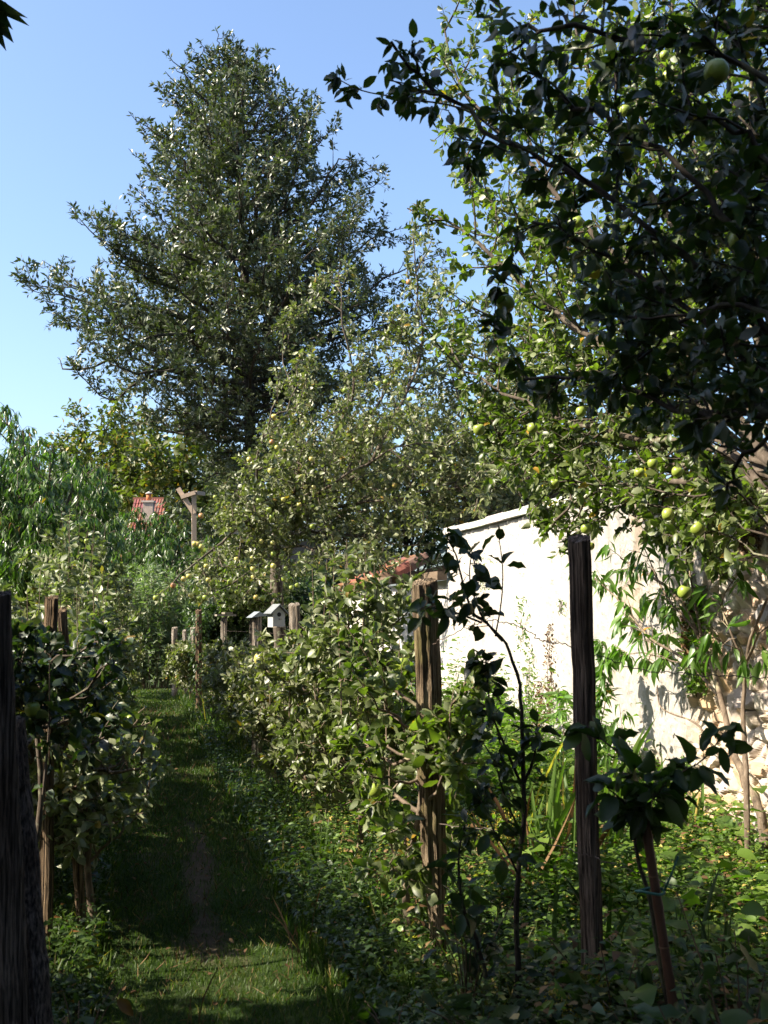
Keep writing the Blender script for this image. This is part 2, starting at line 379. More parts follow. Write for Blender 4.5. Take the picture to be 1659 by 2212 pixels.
# ------------------------------------------------------------------ setting: ground, path, soil
def value_noise(u, v, seed, oct=4, per=.55):
    rng = np.random.default_rng(seed); out = np.zeros_like(u); amp = 1; tot = 0
    for o in range(oct):
        G = rng.random((256, 256)); uu = u*2**o; vv = v*2**o
        i = np.floor(uu).astype(int); j = np.floor(vv).astype(int); a = uu-i; b = vv-j; a = a*a*(3-2*a); b = b*b*(3-2*b)
        g = lambda p, q: G[p % 256, q % 256]
        out += amp*((g(i, j)*(1-a)+g(i+1, j)*a)*(1-b)+(g(i, j+1)*(1-a)+g(i+1, j+1)*a)*b); tot += amp; amp *= per
    return out/tot
def ground_mat():
    m, n, bs, out, L = newmat('ground')
    f = noise(n, 1.1, 6, .6); g = noise(n, 30, 5, .7)
    c = ramp(n, [(.3, (.030, .040, .012)), (.55, (.055, .060, .022)), (.75, (.075, .055, .032))], f)
    c = mix(n, c, ramp(n, [(.3, (.4, .4, .4)), (.7, (1, 1, 1))], g), 1.0, 'MULTIPLY')
    L.new(c, bs.inputs['Base Color']); bs.inputs['Roughness'].default_value = 1; bs.inputs['Specular IOR Level'].default_value = .1
    bump(n, bs, g, .8, .03); return m
gx = np.concatenate([np.linspace(-400, -12, 20), np.linspace(-11, 11, 140), np.linspace(12, 400, 20)])
gy = np.concatenate([np.linspace(-300, 1, 14), np.linspace(1.3, 34, 200), np.linspace(36, 900, 24)])
def hfield(x, y):
    return .02*np.sin(x*2.1+y*.7)*np.sin(y*1.3-x*.4) + .012*np.sin(x*6.3+1)*np.sin(y*5.1) - .02
XX, YY = np.meshgrid(gx, gy); ZZ = hfield(XX, YY)*(np.abs(XX) < 12)*(YY < 40)
nx, ny = len(gx), len(gy); idx = (np.arange(ny-1)[:, None]*nx+np.arange(nx-1)[None]).ravel()
tag(mesh_obj('ground', np.stack([XX, YY, ZZ], -1).reshape(-1, 3), np.stack([idx, idx+1, idx+nx+1, idx+nx], 1).ravel(), np.full(len(idx), 4), ground_mat(), None, True), kind='structure')
def path_mat():
    m, n, bs, out, L = newmat('path')
    f = noise(n, 2.2, 6, .65, mapscale=(1, .45, 1)); g = noise(n, 45, 5, .75)
    c = ramp(n, [(.45, (.022, .042, .009)), (.56, (.040, .062, .015)), (.66, (.11, .085, .055)), (.76, (.16, .12, .085))], f)
    at_ = n.nodes.new('ShaderNodeAttribute'); at_.attribute_name = 'tint'
    c = mix(n, (.085, .062, .042), c, at_.outputs['Color'])
    c = mix(n, c, ramp(n, [(.3, (.45, .45, .45)), (.7, (1, 1, 1))], g), 1.0, 'MULTIPLY')
    L.new(c, bs.inputs['Base Color']); bs.inputs['Roughness'].default_value = 1; bs.inputs['Specular IOR Level'].default_value = .1
    bump(n, bs, g, .8, .015); return m
def dirt_mask(x, y):
    return np.clip((value_noise(x*5+3, y*2.2+5, 61, 4)*1.0+.75*np.exp(-((x-.43-.05*np.sin(y*1.7))/.12)**2)*np.exp(-((y-7.0)/2.6)**4)-.84)*3.2, 0, 1)*.85*(.5+value_noise(x*30, y*14, 62, 2))
def path_mid(y): return .42 + .08*np.sin(y*.35)
NPX = 70; NPY = 900; px_ = np.linspace(-.85, .85, NPX); py_ = np.linspace(1.6, 30, NPY)
PX, PY = np.meshgrid(px_, py_); PX = PX + path_mid(PY) + .06*np.sin(PY*3.1)*(np.abs(PX)/.85)
PZ = hfield(PX, PY) + .006 - .02*np.exp(-((PX-path_mid(PY))/.3)**2)*0
nx = NPX; idx = (np.arange(NPY-1)[:, None]*nx+np.arange(NPX-1)[None]).ravel(); DM = 1-dirt_mask(PX, PY)
tag(mesh_obj('path', np.stack([PX, PY, PZ], -1).reshape(-1, 3), np.stack([idx, idx+1, idx+nx+1, idx+nx], 1).ravel(), np.full(len(idx), 4), path_mat(), None, True, np.repeat(DM.reshape(-1, 1), 3, 1)), kind='structure')

# ------------------------------------------------------------------ garden wall
WX = 4.2; WH = 2.72; WY0, WY1 = 3.0, 14.55
wall = thing('garden_wall', 'long whitewashed garden wall with crumbling render and bare rubble stone at its near end', 'wall', (WX, 9, 0))
ys = np.concatenate([np.arange(WY0, 9.0, .014), np.arange(9.0, WY1+.001, .03)]); zs = np.linspace(0, WH, 190)
YY, ZZ = np.meshgrid(ys, zs); u, v = YY, ZZ
rm = 1/(1+np.exp(-((7.75 - .22*(ZZ-1.2) + 1.1*(value_noise(YY*1.3, ZZ*1.3, 3)-.5)) - YY)*9))     # bare stone at the near end
rng = np.random.default_rng(5)
seeds = np.stack([rng.uniform(WY0-.2, 9.6, 1700), rng.uniform(-.1, WH+.1, 1700)*1.0], 1)
D1 = np.full(YY.shape, 9.); D2 = np.full(YY.shape, 9.); ID = np.zeros(YY.shape, int)
wy = YY + .05*(value_noise(YY*6, ZZ*6, 8)-.5); wz = ZZ*1.05 + .05*(value_noise(YY*6, ZZ*6, 9)-.5)
near = YY[0] < 9.3
for k, (sy, sz) in enumerate(seeds):
    d = np.hypot(wy-sy, wz-sz*1.05); c = d < D1; D2 = np.where(c, D1, np.minimum(D2, d)); ID = np.where(c, k, ID); D1 = np.where(c, d, D1)
tl = rng.normal(size=(1700, 2))*.4; hgt = rng.random(1700)
edge = np.clip((D2-D1)/.028, 0, 1)
stone = edge*(.022+.022*hgt[ID]) + ((YY-seeds[ID, 0])*tl[ID, 0]+(ZZ-seeds[ID, 1])*tl[ID, 1])*edge*.8
stone += .012*(value_noise(YY*22, ZZ*22, 4)-.5)
pl = .030*value_noise(YY*1.1, ZZ*.9, 1)+.022*value_noise(YY*8, ZZ*6, 2)+.016*np.maximum(0, value_noise(YY*26, ZZ*9, 6)-.55)*4
stains = value_noise(YY*.8, ZZ*.5, 12)
flake = np.clip((value_noise(YY*3, ZZ*2.2, 21)-.60)*14, 0, 1)*(YY < 9.6)     # scabs where render has come away
lump = np.clip((9.6-YY)/1.2, 0, 1)*np.clip(value_noise(YY*1.2, ZZ*1.2, 51)*2.2-.55, 0, 1)
pl = pl + .028 - .02*flake + .30*(stone-.04)*lump
disp = pl*(1-rm) + (stone-.03)*rm
XX = WX - disp
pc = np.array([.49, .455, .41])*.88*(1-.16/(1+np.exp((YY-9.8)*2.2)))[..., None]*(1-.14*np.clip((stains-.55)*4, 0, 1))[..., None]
pc = pc*(1-.22*value_noise(YY*1.7, ZZ*1.1, 55)-.12*value_noise(YY*11, ZZ*3, 56))[..., None]*1.12
pc = pc*(1-.35*flake[..., None]*np.array([.2, .5, .8]))
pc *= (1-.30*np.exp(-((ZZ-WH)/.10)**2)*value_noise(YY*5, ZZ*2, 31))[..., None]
streak = np.clip((value_noise(YY*13, ZZ*.8, 33)-.56)*6, 0, 1)*np.clip((ZZ-1.5)/1.2, 0, 1)*(YY < 10.5); pc *= (1-.40*streak)[..., None]  # darker vertical streaks on the upper part of the nearer wall
rust = np.exp(-((YY-13.0)/.12)**2)*np.clip(1-abs(ZZ-1.6)/.5, 0, 1); pc *= (1-rust[..., None]*np.array([.03, .16, .3]))
palette = np.array([(.56, .47, .38), (.50, .42, .36), (.60, .50, .38), (.52, .36, .24), (.44, .38, .34), (.62, .55, .46), (.55, .38, .22), (.36, .33, .32)])
sc_ = 1.0*palette[rng.integers(0, 8, 1700)][ID]*(.75+.25*edge)[..., None]
sc_ = sc_*(.8+.3*value_noise(YY*14, ZZ*14, 44))[..., None]
mort = np.array([.38, .32, .25]); sc_ = sc_*edge[..., None]+mort*(1-edge[..., None])
col = pc*(1-rm[..., None]) + sc_*rm[..., None]
nz_, ny_ = YY.shape; idx = (np.arange(nz_-1)[:, None]*ny_+np.arange(ny_-1)[None]).ravel()
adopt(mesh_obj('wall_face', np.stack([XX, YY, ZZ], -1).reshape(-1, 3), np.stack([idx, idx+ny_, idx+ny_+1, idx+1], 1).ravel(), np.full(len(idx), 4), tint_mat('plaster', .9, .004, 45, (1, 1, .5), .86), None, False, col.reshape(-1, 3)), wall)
mb = MB(); mb.box((WX+.28, (WY0+WY1)/2, WH/2-.03), (.42, WY1-WY0, WH-.02), col=(.5, .45, .38)); mb.box((WX+.19, WY1+.003, WH/2), (.38, .02, WH-.03), col=(.7, .67, .62))
adopt(mb.build('wall_core', tint_mat('core', .9, .01, 20)), wall)
mb = MB(); y = 9.2; rg = random.Random(3)
while y < WY1+.02:                        # mortar coping slabs with small gaps
    L_ = rg.uniform(.45, .75); e = min(y+L_, WY1+.06); t = rg.uniform(.075, .09)
    zt = WH+.012+rg.uniform(-.006, .006)
    mb.add(np.array([(WX-.12, y, zt), (WX+.52, y, zt), (WX+.52, e-.006, zt), (WX-.12, e-.006, zt), (WX-.11, y, zt+t), (WX+.50, y, zt+t+.1), (WX+.50, e-.006, zt+t+.1), (WX-.11, e-.006, zt+t)]),
           [[3, 2, 1, 0], [4, 5, 6, 7], [0, 1, 5, 4], [1, 2, 6, 5], [2, 3, 7, 6], [3, 0, 4, 7]], [q*rg.uniform(.85, 1) for q in (.55, .52, .46)]); y = e
adopt(mb.build('coping', tint_mat('coping', .9, .006, 40)), wall)

# low outbuilding beyond the wall, with red tile roof
ob = thing('outbuilding', 'low white outbuilding with a sagging red tile roof beyond the wall', 'building', (4.4, 17.5, 0))
mb = MB(); mb.box((5.3, 18.6, 1.06), (2.2, 7.9, 2.12), col=(.55, .52, .48)); adopt(mb.build('wall', tint_mat('limewash', .9, .01, 12, None, .8)), ob)
mb = MB(); rg = random.Random(9)
for i in range(11):
    for j in range(4):
        y = 19.4+i*.28; x0 = 4.0+j*.27; z0 = 2.14+j*.13
        a = (x0, y, z0+rg.uniform(-.012, .012)); b = (x0+.33, y+rg.uniform(-.01, .01), z0+.155)
        mb.tube([a, b], [.115, .10], 7, col=[q*rg.uniform(.6, 1.2) for q in (.24, .105, .065)])
adopt(mb.build('tile_roof', tint_mat('tile', .85, .004, 30)), ob)
mb = MB(); mb.beam((3.95, 17.2, 2.18), (5.6, 17.2, 2.55), .12, .12, (.16, .11, .07)); mb.beam((4.12, 14.75, 2.18), (4.12, 19.3, 2.22), .14, .12, (.18, .13, .09))
adopt(mb.build('rafter', tint_mat('oldwood', .9, .004, 30, (1, .2, 1))), ob)

# weathered posts ------------------------------------------------------------
def wood_mat(name, a, b, c, moss=(.16, .16, .06), mossamt=.0):
    m, n, bs, out, L = newmat(name)
    f = noise(n, 110, 5, .65, mapscale=(1, 1, .02)); g = noise(n, 7, 4, .6, mapscale=(1, 1, .3))
    col = ramp(n, [(.38, a), (.48, b), (.62, c)], f)
    col = mix(n, col, mix(n, col, (.55, .5, .45), 1.0, 'MULTIPLY'), ramp(n, [(.42, (0, 0, 0)), (.6, (1, 1, 1))], g))
    if mossamt: col = mix(n, col, moss, ramp(n, [(.5, (0, 0, 0)), (.7, (mossamt,)*3)], noise(n, 5, 4)))
    L.new(col, bs.inputs['Base Color']); bs.inputs['Roughness'].default_value = .9; bs.inputs['Specular IOR Level'].default_value = .2
    bump(n, bs, f, 1.0, .02); return m
M['post_grey'] = wood_mat('post_grey', (.06, .05, .042), (.25, .215, .175), (.46, .40, .33))
M['post_moss'] = wood_mat('post_moss', (.03, .022, .015), (.17, .125, .08), (.36, .28, .19), (.20, .19, .06), .55)
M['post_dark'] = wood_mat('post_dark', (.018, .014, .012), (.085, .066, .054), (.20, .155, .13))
M['post_brown'] = wood_mat('post_brown', (.03, .022, .015), (.13, .09, .055), (.25, .18, .11))
def post(name, label, cat, base, top, r, mat, seed, group=None, shape=1.0, rot_bottom=0.0, rtop=None, slant=.02, sides=48, chip=0):
    rng = np.random.default_rng(seed); base = np.array(base, float); top = np.array(top, float)
    n = 40; t = np.linspace(0, 1, n); th = np.arange(sides)*2*math.pi/sides
    ax = base[None]*(1-t[:, None]) + top[None]*t[:, None]
    bend = np.cumsum(rng.normal(0, .0016, (n, 2)), 0); bend -= t[:, None]*bend[-1]; ax[:, :2] += bend
    groove = np.zeros(sides)
    for k in range(5): groove -= rng.uniform(.05, .16)*np.exp(-((np.angle(np.exp(1j*(th-rng.uniform(0, 6.28)))))/.22)**2)
    ridge = rng.normal(0, .032, sides); ridge = np.where(rng.random(sides) < .18, ridge-.07, ridge)
    sq = 1+ridge+.10*shape*np.cos(2*(th-rng.uniform(0, 3)))+.07*shape*np.cos(3*(th-rng.uniform(0, 3)))
    V = []
    drift = np.cumsum(rng.normal(0, .012, (n, sides)), 0)*.5; drift -= drift.mean(1, keepdims=True); drift = (drift+np.roll(drift, 1, 1))*.6
    rt = r if rtop is None else rtop
    for i in range(n):
        rr = (r*(1-t[i])+rt*t[i])*(sq+groove+drift[i]+rng.normal(0, .008, sides))
        if rot_bottom: rr = rr*(1-.35*rot_bottom*np.exp(-((t[i]-.12)/.07)**2)*(1+.8*np.sin(th*2+1)))
        p = ax[i][None]+np.stack([rr*np.cos(th), rr*np.sin(th), np.zeros(sides)], 1)
        if i == n-1: p[:, 2] += slant*np.cos(th-1.0)+rng.normal(0, .004, sides)
        V.append(p)
    V.append(np.array([[top[0], top[1], top[2]+.003]])); V = np.concatenate(V); F = []
    for i in range(n-1):
        for j in range(sides):
            k = (j+1) % sides; F.append([i*sides+j, i*sides+k, (i+1)*sides+k, (i+1)*sides+j])
    c = len(V)-1
    for j in range(sides): F.append([(n-1)*sides+j, (n-1)*sides+(j+1) % sides, c])
    o = mesh_obj(name, V-base, [i for q in F for i in q], [len(q) for q in F], mat, None, False)
    o.location = base; return tag(o, label, cat, group)
def gnd(px, f): p = at(px, 1500, f); return np.array([p[0], p[1], -.05])
G1 = 'weathered wooden posts along the fruit rows'
post('wooden_post', 'dark weathered post standing alone before the white wall, wires nailed to it', 'post', gnd(1270, 4.86), at(1252, 1163, 4.80), .050, M['post_dark'], 11, G1, 1.2, .1)
post('wooden_post', 'thick deeply grained mossy post in the right fruit row, its foot rotted', 'post', gnd(945, 5.48), at(916, 1257, 5.48), .060, M['post_moss'], 12, G1, 1.2, 1.0, .060)
post('wooden_post', 'split grey post behind the birdhouse in the right fruit row', 'post', gnd(645, 10.3), at(636, 1306, 10.3), .048, M['post_grey'], 13, G1, 1.4)
post('wooden_post', 'slim pale post with a bit of plank laid across its top', 'post', gnd(484, 18.7), at(484, 1335, 18.7), .052, M['post_grey'], 14, G1)
post('wooden_post', 'brown ivy-clad post at the right edge of the grass path', 'post', gnd(431, 18.3), at(429, 1318, 18.3), .052, M['post_brown'], 15, G1)
post('wooden_post', 'grey post farthest left of three short posts at the end of the path', 'post', gnd(377, 22), at(377, 1356, 22), .055, M['post_grey'], 16, G1)
post('wooden_post', 'thin leaning middle one of three short posts at the end of the path', 'post', gnd(403, 22), at(398, 1362, 22), .042, M['post_grey'], 17, G1)
post('wooden_post', 'pale post on the right of three short posts at the end of the path', 'post', gnd(418, 22), at(417, 1356, 22), .055, M['post_grey'], 18, G1)
post('wooden_post', 'tall round-topped brown post in the left fruit row', 'post', gnd(112, 5.65), at(114, 1291, 5.65), .037, M['post_brown'], 19, G1, 1.0, 0, .034, .015)
post('wooden_post', 'dark split post leaning against the tall brown post of the left row', 'post', gnd(190, 5.95), at(133, 1318, 5.95), .028, M['post_brown'], 20, G1, 1.3, 0, .026)
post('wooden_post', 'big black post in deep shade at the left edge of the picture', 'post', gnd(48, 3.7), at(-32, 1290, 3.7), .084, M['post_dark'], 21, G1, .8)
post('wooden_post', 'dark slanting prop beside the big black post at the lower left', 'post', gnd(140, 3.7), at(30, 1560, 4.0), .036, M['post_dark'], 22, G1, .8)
post('wooden_post', 'dim grey post among the leaves of the left row', 'post', gnd(190, 9.2), at(190, 1345, 9.2), .05, M['post_grey'], 23, G1)
# plank on top of a post
mb = MB(); p = at(487, 1329, 18.7); mb.box(p, (.34, .12, .03), rz=.25, col=(.3, .26, .2)); mb.box(p+[.03, 0, .035], (.16, .10, .03), rz=.5, col=(.26, .22, .17))
o = mb.build('plank', tint_mat('plankwood', .9, .004, 30)); tag(o, 'short weathered plank lying across the top of the slim pale post', 'plank')
# zinc caps
def capped(px, py, f, wpx, label, seed, r):
    t = at(px, py+22, f); b = gnd(px, f); root = thing('capped_post', label, 'post', b, 'posts under folded metal caps')
    o = post('post', None, None, b, t, r, M['post_grey'], seed); o.location = (0, 0, 0); o.parent = root
    w_ = wpx/FPX*f/2; mb = MB(); c = t
    v = [(-w_, -.5*w_, -.02), (w_, -.5*w_, .0), (w_, .5*w_, .0), (-w_, .5*w_, -.02), (0, -.5*w_, .42*w_), (0, .5*w_, .42*w_)]
    a = .5; rot = np.array([[math.cos(a), math.sin(a), 0], [-math.sin(a), math.cos(a), 0], [0, 0, 1]])
    mb.add(np.array(v)@rot+c, [[0, 4, 5, 3], [4, 1, 2, 5], [0, 1, 4], [2, 3, 5], [3, 2, 1, 0]])
    adopt(mb.build('metal_cap', flat_mat('zinc', (.20, .22, .24), (.15, .165, .18), 6, .6, .001, .5)), root)
capped(555, 1308, 11.5, 42, 'grey post wearing a folded zinc cap, left of the birdhouse', 31, .05)
capped(212, 1335, 9.0, 30, 'post with a small bent zinc cap among the left row shoots', 32, .04)
# birdhouse
bf = 11.0; bc = at(597, 1335, bf); bh = thing('birdhouse', 'small white birdhouse with round hole and pitched roof on the central apple tree', 'birdhouse', bc)
mb = MB(); a = .12
mb.add(np.array([(-a*.55, -a*.5, -.09), (a*.55, -a*.5, -.09), (a*.55, a*.5, -.09), (-a*.55, a*.5, -.09), (-a*.55, -a*.5, .05), (a*.55, -a*.5, .05), (a*.55, a*.5, .05), (-a*.55, a*.5, .05), (0, -a*.5, .115), (0, a*.5, .115)])*1.0,
       [[3, 2, 1, 0], [0, 1, 5, 8, 4], [2, 3, 7, 9, 6], [1, 2, 6, 5], [3, 0, 4, 7]], (.36, .36, .34))
o = mb.build('nest_box', tint_mat('paint', .6, .001, 30, None, .9)); o.parent = bh
mb = MB(); mb.beam((-.1, 0, .04), (.005, 0, .135), .17, .012, (.2, .21, .21)); mb.beam((.1, 0, .04), (-.005, 0, .135), .17, .012, (.2, .21, .21)); o = mb.build('roof', tint_mat('roofpaint', .6, .001, 30)); o.parent = bh
def disc(c, r, y, col):
    th = np.arange(14)*2*math.pi/14; V = np.stack([c[0]+r*np.cos(th), np.full(14, y), c[1]+r*np.sin(th)], 1); return V
mb = MB(); mb.add(disc((0, .035), .022, -.0625, 0), [list(range(14))], (.02, .018, .015)); o = mb.build('hole', flat_mat('hole', (.015, .013, .012), (.01, .01, .01))); o.parent = bh
mb = MB(); mb.tube([(0, -.06, -.01), (0, -.11, -.01)], .005, 6); mb.box((0, -.09, -.088), (.13, .10, .010)); o = mb.build('perch', M['post_grey']); o.parent = bh
bh.rotation_euler = (0, 0, -YAW+.55)
# rails at wall top
def rail(label, a, b, r, seed, mat):
    rg = np.random.default_rng(seed); a = np.array(a); b = np.array(b); n = 26; t = np.linspace(0, 1, n)[:, None]; P = a*(1-t)+b*t
    P[:, 2] += .012*np.sin(t[:, 0]*9+seed); mb = MB(); mb.tube(P-a, r*(1+.07*rg.standard_normal(n)), 11, True, .07, rg)
    o = mb.build('wooden_rail', mat); o.location = a; return tag(o, label, 'rail', 'rough rails along the wall top')
M['rail'] = bark_mat('rail', (.05, .034, .022), (.13, .085, .055), (.24, .17, .11), sc=26, stretch=1)
X1 = 3.98; f1 = onwall(1350, X1); f2 = onwall(1640, X1)
rail('long bark-stripped rail running level under the wall top', at(1350, 1084, f1), at(1700, 1003, onwall(1700, X1)), .045, 1, M['rail'])
X1 = 3.75
rail('lower rough rail slanting down from the right edge before the wall', at(1500, 1070, onwall(1500, X1)), at(1720, 1008, onwall(1720, X1)), .042, 2, M['rail'])
# wires
def wire(label, pts, r=.0023, sag=.01, kink=.004, seed=1, name='training_wire'):
    rg = np.random.default_rng(seed); P = smooth_path(pts, 14); P[1:-1] += rg.normal(0, kink, (len(P)-2, 3)); P = P
    mb = MB(); mb.tube(P-P[0], r, 5); o = mb.build(name, flat_mat('wire_metal', (.05, .04, .035), (.09, .06, .045), 30, .6)); o.location = P[0]
    return tag(o, label, 'wire', 'training wires')
wire('upper kinked wire sagging across the white wall from the lone dark post', [at(935, 1392, 5.4), at(1040, 1345, 5.15), at(1120, 1352, 5.0), at(1170, 1383, 4.9), at(1222, 1392, 4.80), at(1290, 1415, 4.8), at(1380, 1445, 4.75), at(1470, 1455, 4.7), at(1560, 1460, 4.65), at(1700, 1467, 4.6)], seed=2)
wire('lower thin wire tied at knee height between the right hand posts', [at(950, 1780, 5.4), at(1100, 1800, 5.1), at(1230, 1835, 4.82), at(1320, 1865, 4.7), at(1480, 1920, 4.5)], seed=3)
wire('thin wire strung between the posts of the right fruit row', [at(941, 1420, 5.43), at(800, 1395, 7.3), at(642, 1372, 10.25), at(484, 1362, 18.7)], r=.0014, seed=4)

# far house, shed, timber frame ------------------------------------------------
hs = thing('brick_house', 'distant house with a red pantile roof seen between the trees', 'house', at(318, 1326, 60)*[1, 1, 0])
hb = np.array(hs.location)
mb = MB(); mb.box(hb+[-.4, 1.5, 2.4], (2.2, 4, 4.8), rz=-YAW, col=(.55, .48, .4)); adopt(mb.build('wall', tint_mat('render', .9, .01, 5)), hs)
mb = MB(); rg = random.Random(4); RV = np.array([CYW, -SY, 0]); FV = np.array([SY, CYW, 0])
top = at(0, 1078, 62)[2]
for i in range(-8, 4):
    for j in range(12):
        p = hb+RV*(i*.155)+FV*(2.2-j*.24)+np.array([0, 0, top-j*.28]); q = p-FV*.28-np.array([0, 0, .30])
        mb.tube([p, q], [.075, .088], 6, False, col=[c_*rg.uniform(.65, 1.15) for c_ in (.26, .10, .08)])
mb.beam(hb+RV*-1.4+FV*2.25+[0, 0, top+.04], hb+RV*.6+FV*2.25+[0, 0, top+.04], .25, .15, (.25, .10, .07))
adopt(mb.build('tile_roof', tint_mat('pantile', .85, .01, 8)), hs)
cp = at(321, 1095, 60); mb = MB(); mb.box(cp+[0, 0, -.3], (.55, .45, 1.1), rz=-YAW, col=(.42, .33, .27)); mb.box(cp+[0, 0, .28], (.68, .58, .10), rz=-YAW, col=(.5, .42, .36)); ch = adopt(mb.build('chimney', tint_mat('chim', .9, .01, 8)), hs)
mb = MB(); mb.tube([cp+[0, 0, .33], cp+[0, 0, .72]], [.15, .13], 14, col=(.52, .17, .07)); mb.tube([cp+[0, 0, .72], cp+[0, 0, .74], cp+[0, 0, .86]], [.21, .20, .02], 14, col=(.4, .36, .33)); o = mb.build('chimney_pot', tint_mat('pot', .8, .002, 20), None, True); o.parent = ch; o.matrix_parent_inverse = ch.matrix_local.inverted() if False else o.matrix_parent_inverse
o.location = (0, 0, 0)
sd = thing('garden_shed', 'grey roofed shed half hidden behind the peach tree', 'shed', at(520, 1326, 34)*[1, 1, 0]); sb = np.array(sd.location)
mb = MB(); mb.box(sb+RV*1.3+[0, 0, 1.9], (2.6, 2.6, 3.8), rz=-YAW, col=(.12, .11, .10)); adopt(mb.build('wall', tint_mat('boards', .9, .01, 10, (6, 6, .4))), sd)
mb = MB(); z0 = at(0, 1128, 34)[2]
mb.beam(sb+RV*-.2-FV*1.5+[0, 0, z0-.35], sb+RV*3.0-FV*1.5+[0, 0, z0-.35], .12, .25, (.07, .07, .072)); mb.add(np.array([sb+RV*-.2-FV*1.55+[0, 0, z0-.18], sb+RV*3.-FV*1.55+[0, 0, z0-.18], sb+RV*3.+FV*1.5+[0, 0, z0+.1], sb+RV*-.2+FV*1.5+[0, 0, z0+.1]]), [[0, 1, 2, 3]], (.16, .165, .17))
adopt(mb.build('roof', tint_mat('felt', .8, .004, 20)), sd)
tf = thing('timber_bracket', 'new pale timber post with a diagonal brace rising above the trees', 'post', at(422, 1326, 31)*[1, 1, 0])
F_ = 31; mb = MB(); mb.beam(at(422, 1326, F_)*[1, 1, 0], at(419, 1062, F_), .13, .13, (.40, .30, .22)); adopt(mb.build('upright', tint_mat('newwood', .7, .002, 20, (1, 1, .1), .85)), tf)
mb = MB(); mb.beam(at(420, 1110, F_-.01), at(385, 1055, F_-.01), .12, .13, (.42, .32, .24)); adopt(mb.build('brace', bpy.data.materials['newwood']), tf)
mb = MB(); mb.beam(at(391, 1074, F_-.08), at(422, 1064, F_-.08), .10, .11, (.42, .32, .24)); mb.beam(at(422, 1064, F_), at(440, 1067, F_+.6), .10, .11, (.40, .30, .22)); adopt(mb.build('crossbar', bpy.data.materials['newwood']), tf)

# ------------------------------------------------------------------ the trees
# 1 tall evergreen ----------------------------------------------------------
HF = 25.0; S = HF/FPX
hy = [60, 100, 150, 205, 250, 310, 370, 430, 500, 600, 655, 730, 800, 860, 910, 960]
hl = [85, 135, 150, 175, 235, 250, 250, 285, 350, 390, 430, 465, 390, 330, 270, 100]
hr = [14, 40, 85, 165, 185, 262, 268, 310, 350, 410, 400, 350, 290, 240, 170, 60]
hz = EYE+(HOR-np.array(hy))*S
def holly_R(az, z):                     # az: 0 to camera right, pi to camera left
    l = np.interp(-z, -hz, hl)*S; r = np.interp(-z, -hz, hr)*S; c = math.cos(az)
    wv = 1+.06*math.sin(3*az+z*1.1)+.13*math.sin(4*az-z*3.6)+.10*math.sin(7*az+z*5.7)
    return (l*((1-c)/2)+r*((1+c)/2))*wv
hbp = at(540, 1326, HF)*[1, 1, 0]; RV = np.array([CYW, -SY, 0]); FV = np.array([SY, CYW, 0])
def holly_keep(p):
    d = p-hbp; r_ = d@RV; f_ = d@FV; rr = math.hypot(r_, f_); az = math.atan2(f_, r_)
    return rr < holly_R(az, p[2])*1.06+.12
P = Plant(101, holly_keep)
trunk = [hbp, hbp+RV*.05+UP*3, hbp-RV*.05+UP*6, hbp-RV*.2+UP*9.5, hbp-RV*.42+UP*12.5, hbp-RV*.48+UP*14.7]
TP = P.limb(trunk, .20, .02, 10)
nl = 170; P.ramify(TP[-6:], [dict(gap=.10, len=.45, ang=40, up=.3, start=.1, r=.006, taper=.4, curve=.3), dict(gap=.1, len=.25, ang=50, up=.2, start=.1, r=.004, curve=.4)])
for k in range(nl):
    z0 = 4.7+(14.5-4.7)*((k+.5)/nl)**1.15; az = k*2.399+P.rng.normal()*.2
    i = np.argmin(abs(TP[:, 2]-z0)); p0 = TP[i].copy(); p0[2] = z0
    rise = (-.06+.55*min(1, max(0, z0-5.2)/6.5))+.24*P.rng.random()
    L_ = .5
    while L_ < 6:
        if L_ > holly_R(az, z0+L_*rise*.75)*(.93+.1*P.rng.random()): break
        L_ += .15
    h = RV*math.cos(az)+FV*math.sin(az)
    e = p0+h*L_+UP*L_*rise*.85; m = p0+h*L_*.5+UP*L_*rise*.25
    m = m+P.rng.normal(0, .05*L_, 3); m2 = p0+(e-p0)*.75+P.rng.normal(0, .05*L_, 3)-UP*.03*L_
    Q = P.limb([p0, m, m2, e], .014+.009*L_, .006, 5, 4, .03)
    P.ramify(Q, [dict(gap=.24, len=.6+.20*L_, ang=48, up=.15, start=.12, r=.010, taper=.6, curve=.4),
                 dict(gap=.115, len=.40, ang=50, up=.2, start=.1, r=.004, curve=.45)])
root = thing('evergreen_tree', 'tall glossy dark evergreen tree towering over the garden against the sky', 'tree', hbp)
P.wood('trunk', M['bark_dark'], root)
P.leaves('crown', HOLLY_T, 3.9, .13, M['holly_leaf'], root, out=.85, fwd=.8, grav=.05, rnd=.3, tmin=.1, upn=.6)

def spread(P, ends, base_r, spec, sides=7):
    for E in ends:
        Q = P.limb(E[0], E[1] if len(E) > 1 else base_r, .006, sides, 4, .012); P.ramify(Q, spec)
def ellipse_keep(c, rx, ry, rz):
    return lambda p: ((p[0]-c[0])/rx)**2+((p[1]-c[1])/ry)**2+((p[2]-c[2])/rz)**2 < 1
